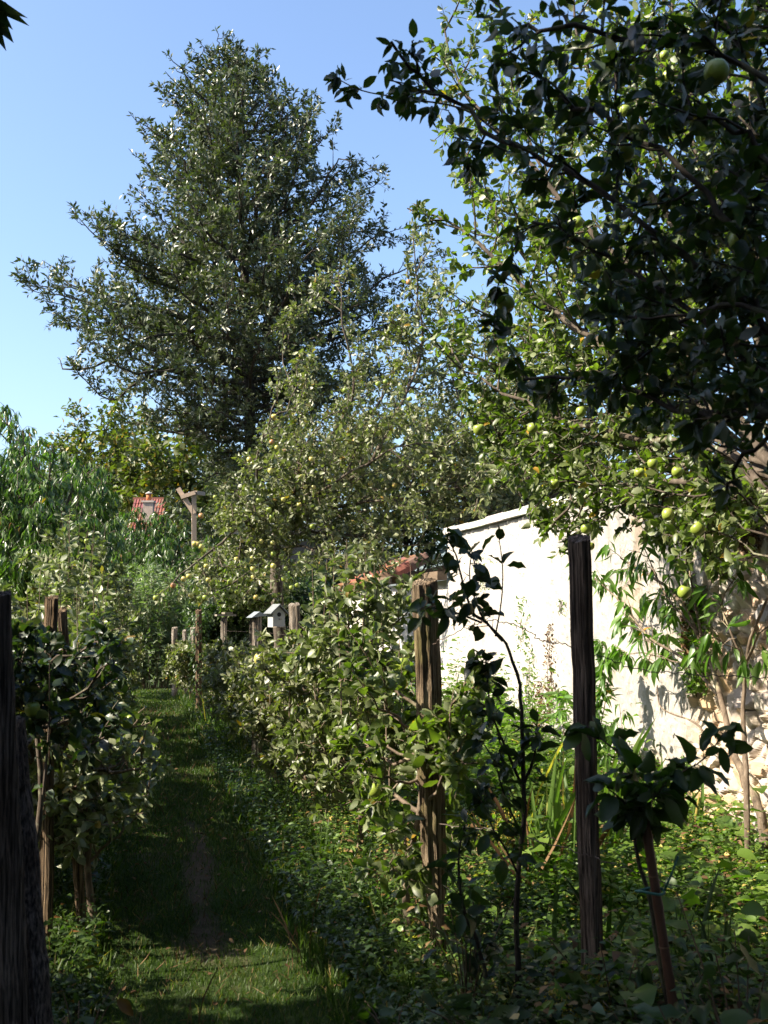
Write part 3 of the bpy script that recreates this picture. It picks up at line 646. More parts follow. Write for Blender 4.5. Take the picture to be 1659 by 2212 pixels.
# 2 central apple tree with small yellow apples -------------------------------
def poly_keep(poly, extra=None):
    poly = np.array(poly, float)
    def k(p):
        x, y, d = proj(p); ins = False; n = len(poly); j = n-1
        for i in range(n):
            if (poly[i, 1] > y) != (poly[j, 1] > y) and x < (poly[j, 0]-poly[i, 0])*(y-poly[i, 1])/(poly[j, 1]-poly[i, 1])+poly[i, 0]: ins = not ins
            j = i
        return ins and (extra is None or extra(p))
    return k
MS = 1.31
P = Plant(202, poly_keep([(340, 1300), (430, 1160), (470, 1060), (520, 950), (600, 880), (560, 800), (590, 690), (640, 580), (740, 545), (790, 620), (800, 700), (870, 600), (880, 480), (930, 450), (960, 560), (1010, 640), (1060, 760), (1160, 860), (1180, 1060), (1000, 1160), (940, 1300), (800, 1300), (640, 1330), (480, 1310), (400, 1330)]))
mbp = at(600, 1326, 14*MS)*[1, 1, 0]
TR = P.limb([mbp, at(606, 1420, 14*MS), at(598, 1250, 14*MS), at(600, 1150, 13.8*MS), at(640, 1080, 13.6*MS)], .12, .08, 9)
c0 = at(598, 1200, 13.9*MS); c1 = at(615, 1120, 13.7*MS); c2 = at(640, 1080, 13.6*MS)
limbs = [([c0, at(540, 1130, 13*MS), at(480, 1170, 12.3*MS), at(410, 1230, 11.8*MS), at(335, 1290, 11.5*MS)], .03),
 ([c1, at(560, 1060, 13.2*MS), at(560, 980, 12.8*MS), at(590, 900, 12.5*MS), at(650, 880, 12.4*MS)], .03),
 ([c2, at(700, 960, 13.4*MS), at(765, 850, 13.2*MS), at(740, 700, 13*MS), at(735, 560, 13*MS)], .04),
 ([c2, at(780, 1020, 13.2*MS), at(850, 900, 13*MS), at(910, 760, 12.8*MS), at(900, 620, 12.6*MS), at(890, 490, 12.6*MS)], .04),
 ([c1, at(700, 1100, 13*MS), at(820, 1080, 12.4*MS), at(940, 1060, 12*MS), at(1040, 1050, 11.8*MS)], .035),
 ([c2, at(750, 1100, 14*MS), at(880, 1000, 14.4*MS), at(1000, 920, 14.6*MS), at(1100, 860, 14.6*MS)], .035),
 ([c1, at(560, 1120, 12.6*MS), at(520, 1060, 12.2*MS), at(470, 1080, 12*MS)], .025),
 ([c0, at(650, 1180, 12.8*MS), at(720, 1210, 12.2*MS), at(800, 1240, 11.6*MS)], .025),
 ([c0, at(560, 1220, 13*MS), at(500, 1260, 12.4*MS), at(430, 1290, 12.2*MS)], .025),
 ([c2, at(660, 980, 14.2*MS), at(640, 860, 14.6*MS), at(610, 760, 14.8*MS), at(640, 650, 14.8*MS)], .03),
 ([c2, at(800, 900, 14.2*MS), at(870, 780, 14.5*MS), at(960, 700, 14.6*MS), at(980, 620, 14.6*MS)], .03),
 ([c1, at(680, 1150, 13*MS), at(800, 1160, 12.5*MS), at(900, 1180, 12.3*MS), at(960, 1160, 12.2*MS)], .025),
 ([c1, at(640, 1050, 12.6*MS), at(650, 980, 12.2*MS), at(700, 900, 12*MS)], .025),
 ([c2, at(720, 1040, 14.6*MS), at(800, 960, 15.2*MS), at(880, 900, 15.4*MS), at(950, 860, 15.6*MS)], .03),
 ([c1, at(700, 1060, 12.4*MS), at(790, 1000, 12*MS), at(880, 960, 11.8*MS), at(980, 960, 11.7*MS)], .025)]
spec = [dict(gap=.17, len=1.3, ang=52, up=.12, start=.1, r=.012, taper=.4, curve=.15), dict(gap=.105, len=.40, ang=55, up=.12, start=.08, r=.0045, curve=.2)]
spread(P, limbs, .03, spec)
root = thing('apple_tree', 'central apple tree with silvery leaves and dozens of small yellow apples', 'tree', mbp)
P.wood('trunk', M['bark'], root)
P.leaves('crown', APPLE_MID, 5.8, .085, M['apple_leaf'], root, out=.85, fwd=.5, grav=.15, rnd=.5, upn=.5)
rng = np.random.default_rng(7)
ap = [(1110, 50, 1), (1275, 137, 1), (1508, 125, 2), (1508, 185, 1), (1592, 45, 1), (1545, 262, 1), (1610, 265, 1), (967, 292, 1), (945, 305, 2), (845, 343, 0), (1182, 367, 0), (1375, 360, 1), (1497, 402, 1), (735, 487, 2),
      (1262, 442, 0), (1283, 495, 0), (845, 575, 0), (970, 597, 0), (940, 615, 0), (1075, 605, 0), (1053, 678, 1), (1200, 687, 1), (1290, 697, 1), (1600, 570, 0), (685, 705, 1), (707, 710, 1), (733, 728, 1), (914, 800, 1),
      (1010, 825, 1), (1125, 823, 1), (1360, 803, 0), (1297, 783, 0), (775, 878, 1), (947, 883, 0), (977, 880, 1), (1295, 877, 1), (1392, 898, 0), (640, 957, 1), (598, 980, 1), (517, 1030, 2), (383, 1127, 0), (1138, 900, 1),
      (1140, 962, 1), (1100, 985, 0), (957, 1003, 0), (790, 985, 1), (655, 1105, 1), (720, 1130, 0), (765, 1125, 0), (1013, 1077, 0), (1162, 1122, 1), (1215, 1127, 0), (1482, 1027, 0), (1435, 1048, 0), (1305, 1105, 0), (1380, 977, 0), (1495, 945, 0)]
AP = [((400+x/2.074)/1.736, (1700+y/2.074)/1.736, k) for x, y, k in ap]
AP += [(592, 900, 1), (587, 955, 2), (598, 967, 1), (745, 843, 0), (817, 830, 0), (833, 825, 0), (885, 862, 0), (800, 1045, 1), (828, 1050, 1), (852, 1048, 1), (868, 1078, 1), (887, 1090, 0), (775, 1097, 0), (921, 1080, 2), (935, 1080, 2),
       (900, 1100, 2), (767, 953, 1), (790, 915, 2), (950, 960, 2), (912, 733, 0), (883, 610, 2), (1000, 1000, 0), (1018, 1043, 0), (1046, 1040, 0)]
for x, y, k in AP: hang_apple(root, at(x, y, (11.45 if x < 450 else 11.9+.5*rng.random())*MS), .033+.009*rng.random(), k, rng)

# 3 apple tree behind the wall -------------------------------------------------
P = Plant(303, poly_keep([(840, 1010), (860, 880), (930, 840), (930, 760), (1000, 650), (1120, 600), (1300, 700), (1420, 850), (1450, 1000), (1180, 1090), (1000, 1150), (870, 1150)]))
bp = at(1080, 1326, 17.3)*[1, 1, 0]; fk = bp+UP*2.4
P.limb([bp, bp+UP*1.2, fk], .11, .08, 8)
spread(P, [([fk, fk+(at(x, y, f)-fk)*.5+UP*.15, at(x, y, f)],) for x, y, f in ((880, 900, 16.5), (960, 760, 17), (1040, 680, 17.5), (1150, 700, 17), (1260, 800, 16.8), (1330, 900, 17), (1180, 900, 16), (1060, 900, 15.8), (940, 980, 15.8), (900, 1080, 15.6), (1020, 1060, 15.6), (1150, 1030, 15.6), (1280, 1000, 15.8), (1400, 950, 17), (1100, 800, 18))], .04,
       [dict(gap=.17, len=1.1, ang=50, up=.15, start=.15, r=.012, taper=.4, curve=.2), dict(gap=.12, len=.36, ang=55, up=.12, start=.1, r=.005, curve=.2)])
root = thing('apple_tree', 'apple tree whose bushy crown rises just behind the white wall coping', 'tree', bp)
P.wood('trunk', M['bark'], root); P.leaves('crown', APPLE_MID[:2], 4.5, .085, M['apple_leaf'], root, out=.85, fwd=.5, grav=.15, rnd=.5, upn=.5)

# 4 right hand apple tree, sunlit, leaning over the wall ------------------------
rpoly = [(850, 440), (930, 420), (1010, 470), (960, 380), (905, 350), (860, 210), (900, 170), (930, 20), (1000, -120), (1800, -120), (1800, 350), (1620, 520), (1500, 640), (1500, 900), (1600, 1000), (1720, 1080), (1680, 1330), (1560, 1290), (1480, 1300), (1440, 1200), (1340, 1200), (1270, 1190), (1180, 1235), (1120, 1130), (1040, 1030), (1000, 900), (880, 720), (900, 650)]
rg4 = random.Random(44)
def r_extra(p):                          # thins the crown along the sun's rays so the bare stones are lit
    if not (p[0] < 4.6 or p[2] > 2.9): return False
    dx = WX-p[0]; zw = p[2]-dx*.87; yw = p[1]+.05*dx
    return not (6.3 < yw < 8.4 and -.3 < zw < .85 and rg4.random() < .85)
P = Plant(404, poly_keep(rpoly, r_extra))
rb = np.array([3.55, 4.7, 0]); k0 = rb+np.array([.0, .2, 1.5]); k1 = rb+np.array([-.05, .5, 2.3])
P.limb([rb, rb+np.array([.05, .1, .8]), k0, k1], .10, .07, 9)
T = lambda *q: [at(*a) for a in q]
limbs = [([k1]+T((1600, 800, 6.4), (1400, 620, 6.9), (1200, 420, 7.4), (1010, 210, 7.8), (960, 60, 8)), .035),
 ([k1]+T((1560, 900, 6.4), (1350, 780, 7), (1150, 640, 7.6), (1000, 500, 8), (880, 450, 8.2)), .035),
 ([k0]+T((1600, 1000, 6.3), (1400, 950, 6.9), (1200, 900, 7.5), (1060, 830, 7.9), (960, 760, 8.1)), .03),
 ([k1]+T((1640, 600, 6.3), (1540, 350, 6.6), (1470, 120, 6.8), (1440, -60, 6.9)), .035),
 ([k1]+T((1560, 650, 6.6), (1400, 400, 7.1), (1280, 180, 7.4), (1220, -60, 7.5)), .035),
 ([k1]+T((1620, 700, 6), (1600, 450, 6), (1620, 200, 6), (1640, 0, 6)), .03),
 ([k0]+T((1620, 1080, 6.1), (1440, 1040, 6.6), (1300, 1060, 7), (1220, 1100, 7.3), (1170, 1170, 7.4)), .024),
 ([k0]+T((1640, 1060, 6.0), (1560, 1060, 6.2), (1500, 1120, 6.4), (1480, 1230, 6.4)), .018),
 ([k1]+T((1500, 850, 6.9), (1300, 750, 7.6), (1130, 560, 8.2), (1000, 320, 8.6)), .03),
 ([k1]+T((1500, 750, 7.2), (1300, 560, 8), (1150, 330, 8.5), (1080, 100, 8.8)), .03),
 ([k1]+T((1500, 980, 6.8), (1300, 960, 7.4), (1150, 960, 7.9), (1040, 960, 8.2)), .024),
 ([k1]+T((1540, 600, 7), (1400, 300, 7.6), (1360, 60, 7.9)), .03),
 ([k1]+T((1680, 500, 6.3), (1580, 200, 6.4), (1540, -40, 6.5)), .03),
 ([k1]+T((1500, 900, 7.4), (1350, 850, 8.2), (1200, 740, 8.6), (1060, 680, 8.8)), .026),
 ([k0]+T((1600, 1040, 6.3), (1420, 1000, 6.9), (1300, 1010, 7.3), (1200, 1060, 7.6), (1150, 1110, 7.7)), .02),
 ([k0]+T((1620, 1060, 6.3), (1460, 1060, 6.8), (1350, 1090, 7.1), (1260, 1150, 7.3), (1215, 1195, 7.3)), .018),
 ([k1]+T((1560, 960, 6.6), (1400, 900, 7.1), (1280, 900, 7.5), (1180, 960, 7.8), (1100, 1010, 8)), .02),
 ([k1]+T((1500, 860, 7), (1330, 800, 7.6), (1180, 790, 8), (1050, 800, 8.3)), .02),
 ([k1]+T((1480, 800, 7.2), (1330, 660, 7.8), (1220, 520, 8.2), (1100, 440, 8.5)), .02),
 ([k1]+T((1560, 500, 6.8), (1480, 260, 7), (1400, 60, 7.2)), .02)]
spec = [dict(gap=.135, len=.78, ang=50, up=.12, start=.22, r=.009, taper=.3, curve=.2), dict(gap=.095, len=.30, ang=55, up=.1, start=.1, r=.0035, curve=.2)]
spread(P, limbs, .03, spec)
root = thing('apple_tree', 'sunlit apple tree with round green apples leaning over the right end of the wall', 'tree', rb)
P.wood('trunk', M['bark'], root)
P.leaves('crown', APPLE_NEAR, 4.9, .062, M['apple_leaf_green'], root, out=.85, fwd=.5, grav=.2, rnd=.5, upn=.5)
for x, y, r, f in ((1035, 929, .042, 6.7), (1150, 926, .038, 6.9), (1197, 1046, .035, 6.7), (1410, 1002, .033, 6), (1381, 1022, .033, 6), (1463, 1020, .036, 6), (1443, 1112, .038, 5.9), (1508, 1143, .042, 5.8), (1266, 1143, .038, 6.8),
                   (1478, 1280, .04, 5.7), (1205, 205, .045, 6.2), (1442, 165, .035, 6), (1248, 480, .04, 6.5), (1350, 240, .04, 6.4), (1255, 890, .036, 6.8), (1300, 30, .035, 6.2), (1275, 1180, .03, 6.8), (1435, 120, .03, 6)):
    hang_apple(root, at(x, y, f), r*.88, 0, rng)

# 5 near apple tree in shade -----------------------------------------------------
npoly = [(680, 150), (760, 120), (830, 50), (900, 90), (960, 60), (1050, -50), (2000, -50), (2000, 1200), (1600, 1100), (1530, 1010), (1430, 960), (1330, 900), (1220, 930), (1100, 860), (1040, 720), (1040, 600), (1100, 560), (1010, 480), (900, 330), (810, 260), (740, 230)]
P = Plant(505, poly_keep(npoly))
nb = np.array([3.0, 2.1, 0]); n1 = at(1830, 900, 3.3)
P.limb([nb, nb+np.array([-.05, .1, 1.0]), n1], .09, .06, 9)
limbs = [([n1]+T((1650, 700, 3.4), (1480, 560, 3.5), (1280, 400, 3.7), (1090, 300, 3.9), (930, 200, 4), (845, 90, 4)), .014),
 ([n1]+T((1780, 400, 3.2), (1600, 150, 3.3), (1400, 95, 3.4), (1200, 60, 3.5), (1080, 60, 3.6)), .013),
 ([n1]+T((1600, 760, 3.4), (1420, 620, 3.6), (1280, 530, 3.8), (1150, 480, 4)), .012),
 ([n1]+T((1600, 900, 3.5), (1420, 860, 3.7), (1260, 810, 3.9), (1130, 820, 4.1)), .012),
 ([n1]+T((1700, 600, 3.2), (1520, 420, 3.3), (1340, 270, 3.5), (1160, 190, 3.7)), .013),
 ([n1]+T((1720, 750, 3.1), (1560, 660, 3.2), (1420, 720, 3.4), (1330, 760, 3.5)), .010),
 ([n1]+T((1700, 900, 3.1), (1600, 860, 3.2), (1520, 900, 3.3), (1480, 960, 3.4)), .013),
 ([n1]+T((1750, 500, 2.9), (1640, 330, 3), (1560, 260, 3), (1480, 250, 3.1)), .010),
 ([n1]+T((1700, 400, 3.5), (1620, 180, 3.7), (1560, 30, 3.8)), .010),
 ([n1]+T((1680, 640, 3.8), (1560, 520, 4), (1450, 380, 4.2), (1390, 260, 4.3)), .010),
 ([n1]+T((1640, 800, 3.9), (1520, 740, 4.1), (1400, 640, 4.4), (1300, 640, 4.5)), .010),
 ([n1]+T((1760, 820, 3.6), (1680, 640, 4), (1620, 460, 4.2), (1580, 330, 4.3)), .013),
 ([n1]+T((1700, 860, 3.8), (1600, 820, 4.2), (1500, 860, 4.4), (1430, 900, 4.5)), .012),
 ([n1]+T((1720, 900, 3.3), (1660, 950, 3.4), (1600, 1000, 3.5), (1570, 1060, 3.6)), .010),
 ([n1]+T((1760, 300, 3.6), (1680, 100, 3.8), (1640, -30, 3.9)), .013)]
spec = [dict(gap=.13, len=.42, ang=48, up=.05, start=.22, r=.006, taper=.35, curve=.1), dict(gap=.085, len=.16, ang=55, up=.05, start=.1, r=.0028, curve=.1)]
spread(P, limbs, .013, spec)
tw = P.limb(T((1130, 500, 4.0), (1100, 560, 3.95), (1075, 620, 3.9), (1066, 720, 3.9)), .004, .002, 5); P.ramify(tw, [dict(gap=.05, len=.06, ang=60, up=-.1, start=.2, r=.002, curve=-.1)])
tw = P.limb(T((1090, 300, 3.9), (1000, 235, 4.1), (870, 212, 4.3), (780, 195, 4.4), (720, 165, 4.5)), .005, .002, 5); P.ramify(tw, [dict(gap=.10, len=.06, ang=70, up=.0, start=.35, r=.002, curve=.0)])
root = thing('apple_tree', 'nearest apple tree, its dark shaded leaves hanging into the upper right', 'tree', nb)
P.wood('trunk', M['bark_dark'], root)
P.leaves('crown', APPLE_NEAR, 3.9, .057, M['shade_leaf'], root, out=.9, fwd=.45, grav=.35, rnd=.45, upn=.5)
for x, y, r, f in ((1093, 658, .034, 3.9), (1548, 157, .037, 3.1), (1350, 330, .034, 3.6), (1600, 520, .036, 3.2)): hang_apple(root, at(x, y, f), r, 0, rng)

# 6 left: peach tree with narrow drooping leaves ----------------------------------
def peach(label, bp, poly, ends, seed, K, size, fork, spec=None, mat='peach_leaf', T_=PEACH_FAR, r=.04, grav=1.3):
    P = Plant(seed, poly_keep(poly) if poly else None); fk = bp+fork
    P.limb([bp, bp+fork*.5+RV*.05, fk], r*2, r*1.4, 8)
    sp = spec or [dict(gap=.2, len=1.1, ang=45, up=.2, start=.15, r=.010, taper=.4, curve=-.1), dict(gap=.13, len=.5, ang=45, up=.1, start=.1, r=.004, curve=-.5)]
    spread(P, [([fk, fk+(np.array(e)-fk)*.5+UP*.2, np.array(e)],) for e in ends], r, sp)
    root = thing('peach_tree', label, 'tree', bp); P.wood('trunk', M['bark'], root)
    P.leaves('crown', T_, K, size, M[mat], root, out=.5, fwd=.5, grav=grav, rnd=.3, wid=.2); return root
pf = 13.0; bp = at(90, 1326, pf)*[1, 1, 0]
peach('bushy peach tree with long drooping leaves at the left edge', bp, [(-120, 1290), (-120, 880), (0, 850), (60, 900), (110, 960), (170, 970), (240, 1010), (270, 1080), (262, 1200), (250, 1290)],
      [at(x, y, f) for x, y, f in ((-60, 900, 13), (10, 880, 13), (50, 930, 12.5), (110, 990, 13), (170, 1000, 12.8), (230, 1040, 12.6), (240, 1110, 12.6), (180, 1100, 12), (100, 1080, 12), (20, 1030, 12), (-50, 1020, 12.2), (0, 1150, 12), (90, 1180, 11.8), (200, 1180, 12.2), (140, 1230, 12), (40, 1240, 12), (140, 1050, 14), (30, 980, 14.2), (-80, 1160, 12.5))],
      606, 8.5, .115, np.array([0, 0, 1.3]))
pf = 28; bp = at(345, 1326, pf)*[1, 1, 0]
peach('far peach tree spreading before the red roofed house at the end of the path', bp, [(215, 1300), (225, 1180), (240, 1100), (290, 1090), (340, 1095), (400, 1118), (450, 1150), (475, 1220), (470, 1330), (380, 1300)],
      [at(x, y, f) for x, y, f in ((250, 1125, 28), (290, 1108, 28), (330, 1112, 27.5), (400, 1130, 28), (440, 1160, 28), (360, 1118, 27.8), (450, 1230, 27.5), (400, 1210, 27), (340, 1190, 27), (280, 1190, 27), (240, 1230, 27), (310, 1250, 26.6), (380, 1270, 26.6), (440, 1290, 27))],
      707, 9, .16, np.array([0, 0, 1.6]), [dict(gap=.26, len=1.2, ang=45, up=.2, start=.15, r=.012, taper=.3, curve=-.1), dict(gap=.16, len=.5, ang=45, up=.1, start=.1, r=.005, curve=-.5)])
# 7 background trees ------------------------------------------------------------
def big_tree(name, label, px, f, top, wpx, seed, size, K, mat, flowers=False, squash=.5, low=1326, group='trees closing off the garden', nb=26, T_=OVAL_FAR):
    bp = at(px, HOR, f)*[1, 1, 0]; H = at(px, top, f)[2]; Wd = wpx*f/FPX/2; zb = max(.8, at(px, low, f)[2])
    c = bp+UP*(zb+(H-zb)*.52); P = Plant(seed); rz = (H-zb)*.5
    P.limb([bp, bp+UP*zb, c, bp+UP*(H-.6)], .02*H, .03, 7, 3, .05)
    for k in range(nb):
        az = k*2.4; uu = 1-2*(k+.5)/nb; rr = math.sqrt(1-uu*uu); q = .78+.3*P.rng.random()
        e = c+np.array([math.cos(az)*rr*Wd*q, math.sin(az)*rr*Wd*.8*q, uu*rz*q])
        s0 = bp+UP*(zb*.8+(c[2]-zb*.8)*P.rng.random()); Q = P.limb([s0, (s0+e)/2+UP*.2, e], .006*H, .01, 5, 3)
        P.ramify(Q, [dict(gap=H*.045, len=Wd*.42, ang=50, up=.2, start=.3, r=.02, taper=.3, curve=.2), dict(gap=H*.025, len=Wd*.18, ang=55, up=.15, start=.1, r=.01, curve=.2)])
    root = thing(name, label, 'tree', bp, group); P.wood('trunk', M['bark_dark'], root)
    P.leaves('crown', T_, K, size, M[mat], root, out=.9, fwd=.5, grav=.1, rnd=.5, wid=.2, pos_jit=size*.8)
    if flowers:
        P.a, P.b = [P.a[i] for i in range(0, len(P.a), 3)], [P.b[i] for i in range(0, len(P.b), 3)]
        P.leaves('blossom', OVAL_FAR, 1.6, size*1.0, M['blossom'], root, out=.5, fwd=.4, grav=-.6, rnd=.5, tmin=.85, pos_jit=size*.8)
    return root
big_tree('blossoming_tree', 'far tree dotted with yellow blossom rising left of the evergreen', 210, 75, 862, 290, 811, .44, 8, 'olive_leaf', True)
big_tree('blossoming_tree', 'broader yellow flowered tree just right of the red chimney', 385, 68, 905, 330, 812, .44, 8, 'olive_leaf', True)
big_tree('broadleaf_tree', 'dark leafy tree filling the gap left of the yellow blossom', 60, 52, 1000, 320, 813, .26, 6.5, 'far_leaf')
big_tree('broadleaf_tree', 'dense dark tree behind the trunk of the evergreen', 520, 44, 960, 260, 814, .22, 6.5, 'holly_leaf')
big_tree('broadleaf_tree', 'dark tree standing behind the central apple tree', 700, 40, 900, 300, 815, .20, 6.5, 'holly_leaf')
big_tree('broadleaf_tree', 'dark tree in the distance just left of the wall coping', 880, 42, 900, 260, 816, .20, 6.5, 'far_leaf')
big_tree('broadleaf_tree', 'rounded dark tree beyond the far end of the white wall', 1040, 42, 890, 260, 817, .20, 6.5, 'far_leaf')
big_tree('broadleaf_tree', 'low tree behind the wall under the right hand apple branches', 1250, 36, 930, 320, 818, .19, 6.5, 'far_leaf')
big_tree('broadleaf_tree', 'shrubby tree under the evergreen, left of the birdhouse', 480, 27, 1190, 170, 819, .12, 6.5, 'far_leaf', nb=20)
big_tree('broadleaf_tree', 'bright leafy shrub tree behind the capped post', 545, 22, 1230, 170, 820, .10, 6.5, 'apple_leaf_green', nb=20)
big_tree('broadleaf_tree', 'wide dark hedge tree beyond the left row and peach', 190, 34, 1150, 320, 821, .16, 6.5, 'far_leaf', nb=26)
big_tree('broadleaf_tree', 'distant tree seen low through the right row leaves', 720, 26, 1230, 240, 822, .12, 6.5, 'far_leaf', nb=20)

big_tree('laurel_bush', 'dark rounded bush under the hanging apples beside the slim pale post', 500, 23, 1285, 190, 823, .10, 6, 'far_leaf', nb=20, low=1430)
big_tree('laurel_bush', 'dark bush at ground level beyond the capped post', 620, 24, 1250, 200, 824, .10, 6, 'far_leaf', nb=20, low=1430)
# feathery shrub ------------------------------------------------------------------
fb = at(332, 1326, 24.5)*[1, 1, 0]; P = Plant(909)
for k in range(90):
    az = P.rng.random()*6.28; sp_ = P.rng.random()**.5; h_ = 2.6*(1-.55*sp_*P.rng.random()-.15*sp_)+.3*P.rng.random()
    e = fb+np.array([math.cos(az)*1.25*sp_, math.sin(az)*1.0*sp_, h_]); o_ = np.array([math.cos(az), math.sin(az), 0])*.5*sp_; Q = P.limb([fb+o_, fb+o_*.5+(e-fb)*.5+UP*.1, e], .008, .003, 4, 3)
    P.ramify(Q, [dict(gap=.10, len=.42, ang=35, up=.15, start=.05, r=.003, taper=.3, curve=.1)])
root = thing('tamarisk_bush', 'feathery grey green bush blocking the far end of the path', 'bush', fb); P.wood('stem', M['twig'], root)
P.leaves('foliage', PEACH_FAR, 6, .12, M['feather'], root, out=.9, fwd=.6, rnd=.5, wid=.4, upn=.4)

# ------------------------------------------------------------------ trained rows
def espalier(label, x, y, h, seed, mat, size, K, xr=.42, yr=.75, shoots=7, arms=5, T_=APPLE_MID, bark='bark_light', lean=0, apples=(), group='trained apple bushes', shoot_h=.35, low=.35, gap=.10, zmin=.12):
    b = np.array([x, y, 0.]); rg = np.random.default_rng(seed)
    P = Plant(seed, lambda p: abs(p[0]-x) < xr and abs(p[1]-y) < yr*1.25 and p[2] > zmin and p[2] < h+shoot_h+.1)
    tr = P.limb([b, b+np.array([rg.normal()*.05, rg.normal()*.08, .3]), b+np.array([rg.normal()*.06+lean*.5, rg.normal()*.1, .8]), b+np.array([rg.normal()*.06+lean, rg.normal()*.12, h])], .024, .008, 7)
    sp2 = [dict(gap=gap, len=.34, ang=50, up=.25, start=.08, r=.005, taper=.3, curve=.35), dict(gap=.075, len=.13, ang=55, up=.2, start=.1, r=.0025, curve=.2)]
    for k in range(arms*2):
        z0 = low+(h-low-.1)*(k//2+.2+.5*rg.random())/arms; sgn = 1 if k % 2 else -1
        p0 = tr[np.argmin(abs(tr[:, 2]-z0))]
        e = p0+np.array([rg.uniform(-xr, xr)*.8, sgn*yr*rg.uniform(.6, 1), rg.uniform(.0, .35)])
        Q = P.limb([p0, p0*.5+e*.5+np.array([0, 0, -.04]), e], .014, .004, 5, 4, .012); P.ramify(Q, sp2)
    for k in range(arms):
        p0 = tr[np.argmin(abs(tr[:, 2]-rg.uniform(low, h)))]; e = p0+np.array([rg.choice([-1, 1])*xr*rg.uniform(.6, 1), rg.uniform(-.3, .3), rg.uniform(.0, .35)])
        Q = P.limb([p0, (p0+e)/2, e], .010, .003, 5, 4, .01); P.ramify(Q, sp2)
    for k in range(shoots):
        p0 = b+np.array([rg.uniform(-xr, xr)*.6, rg.uniform(-yr, yr), h*rg.uniform(.6, .85)]); e = p0+np.array([rg.normal()*.04, rg.normal()*.05, h-p0[2]+shoot_h*rg.uniform(.4, 1.1)])
        Q = P.limb([p0, (p0+e)/2+np.array([.01, .02, 0]), e], .006, .002, 5); P.a += list(Q[:-1]); P.b += list(Q[1:])
    root = thing('apple_bush', label, 'fruit bush', b, group)
    P.wood('stem', M[bark], root); P.leaves('foliage', T_, K*1.9, size, M[mat], root, out=.85, fwd=.45, grav=.1, rnd=.45, upn=.55)
    for (px, py, f, r, k) in apples: hang_apple(root, at(px, py, f), r, k, rg)
    return root
E = espalier
E('trained apple bush around the thick mossy post, white wall behind it', 1.36, 5.48, 1.3, 31, 'apple_leaf_green', .068, 1.7, .40, .5, 3, 6, APPLE_NEAR, apples=((809, 1708, 5.5, .034, 0), (920, 1777, 5.6, .033, 1), (871, 1438, 6.0, .042, 0)), shoot_h=.2, gap=.13)
E('trained apple bush with many pale upright shoots, second from the mossy post', 1.42, 7.2, 1.6, 32, 'young_leaf', .062, 2.5, .46, .7, 15, 6, APPLE_NEAR, shoot_h=.5)
E('dense trained apple bush spilling over the right edge of the path', 1.40, 8.3, 1.28, 33, 'apple_leaf', .062, 2.5, .52, .8, 12, 7, APPLE_NEAR[:3], shoot_h=.3)
E('trained apple bush just in front of the split grey post', 1.42, 9.5, 1.08, 34, 'young_leaf', .064, 2.6, .42, .8, 10, 6, APPLE_MID, shoot_h=.18, apples=((561, 1425, 9.2, .05, 1),))
E('trained apple bush below the birdhouse', 1.35, 10.8, 1.1, 35, 'apple_leaf', .064, 2.6, .5, .8, 9, 6, shoot_h=.25)
E('trained apple bush below the zinc capped post', 1.35, 12.3, 1.05, 36, 'apple_leaf', .066, 2.6, .5, .9, 8, 6, shoot_h=.22)
E('trained apple bush halfway along the right row', 1.33, 14.0, 1.0, 37, 'apple_leaf', .068, 2.8, .5, 1.0, 8, 6, shoot_h=.22)
E('trained apple bush just before the slim pale post', 1.38, 16.2, .85, 38, 'apple_leaf', .070, 2.8, .42, 1.1, 6, 6, shoot_h=.15)
E('small leafy apple bush at the foot of the three short posts', .95, 20.3, .85, 39, 'apple_leaf', .075, 3.0, .5, 1.3, 6, 6)
# left row
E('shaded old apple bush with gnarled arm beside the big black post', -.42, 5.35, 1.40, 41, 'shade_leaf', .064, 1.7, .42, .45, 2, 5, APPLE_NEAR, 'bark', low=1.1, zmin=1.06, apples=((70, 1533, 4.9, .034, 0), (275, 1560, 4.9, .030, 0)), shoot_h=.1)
E('trained apple bush behind the tall brown post, its tips in the sun', -.60, 6.6, 1.05, 42, 'apple_leaf', .068, 2.1, .42, .7, 8, 5, APPLE_NEAR, apples=((179, 1702, 6.2, .032, 0), (283, 1720, 6.2, .030, 0)), shoot_h=.8)
E('sprawling apple branches leaning over the left edge of the path, lit by the sun', -.20, 6.3, .95, 52, 'young_leaf', .060, 1.3, .36, .6, 2, 6, APPLE_NEAR, low=.25, shoot_h=.05)
E('leafy apple bush with tall pale shoots left of the path', -.55, 7.9, 1.42, 43, 'young_leaf', .068, 2.4, .48, .8, 11, 6, APPLE_NEAR, shoot_h=.6)
E('trained apple bush around the small bent cap post', -.50, 9.4, 1.55, 44, 'young_leaf', .066, 2.5, .46, .8, 11, 6, shoot_h=.45, apples=((180, 1290, 8.9, .036, 0),))
E('tall slender trained apple standing over the left row', -.62, 11.0, 2.15, 45, 'young_leaf', .068, 2.6, .48, .9, 9, 8, shoot_h=.5, apples=((188, 1170, 10.8, .03, 0),))
E('trained apple bush in the middle of the left row', -.50, 12.8, 1.7, 46, 'apple_leaf', .068, 2.6, .46, .9, 6, 6)
E('trained apple bush towards the far end of the left row', -.45, 14.8, 1.6, 47, 'apple_leaf', .07, 2.6, .46, 1.0, 6, 6)
E('last apple bush of the left row by the feathery bush', -.40, 17.2, 1.6, 48, 'apple_leaf', .075, 2.8, .5, 1.2, 6, 6)
E('young apple with big pale leaves in the left corner of the row', -1.25, 7.2, 1.75, 49, 'young_leaf', .085, 2.2, .4, .7, 8, 5, APPLE_NEAR, shoot_h=.45)

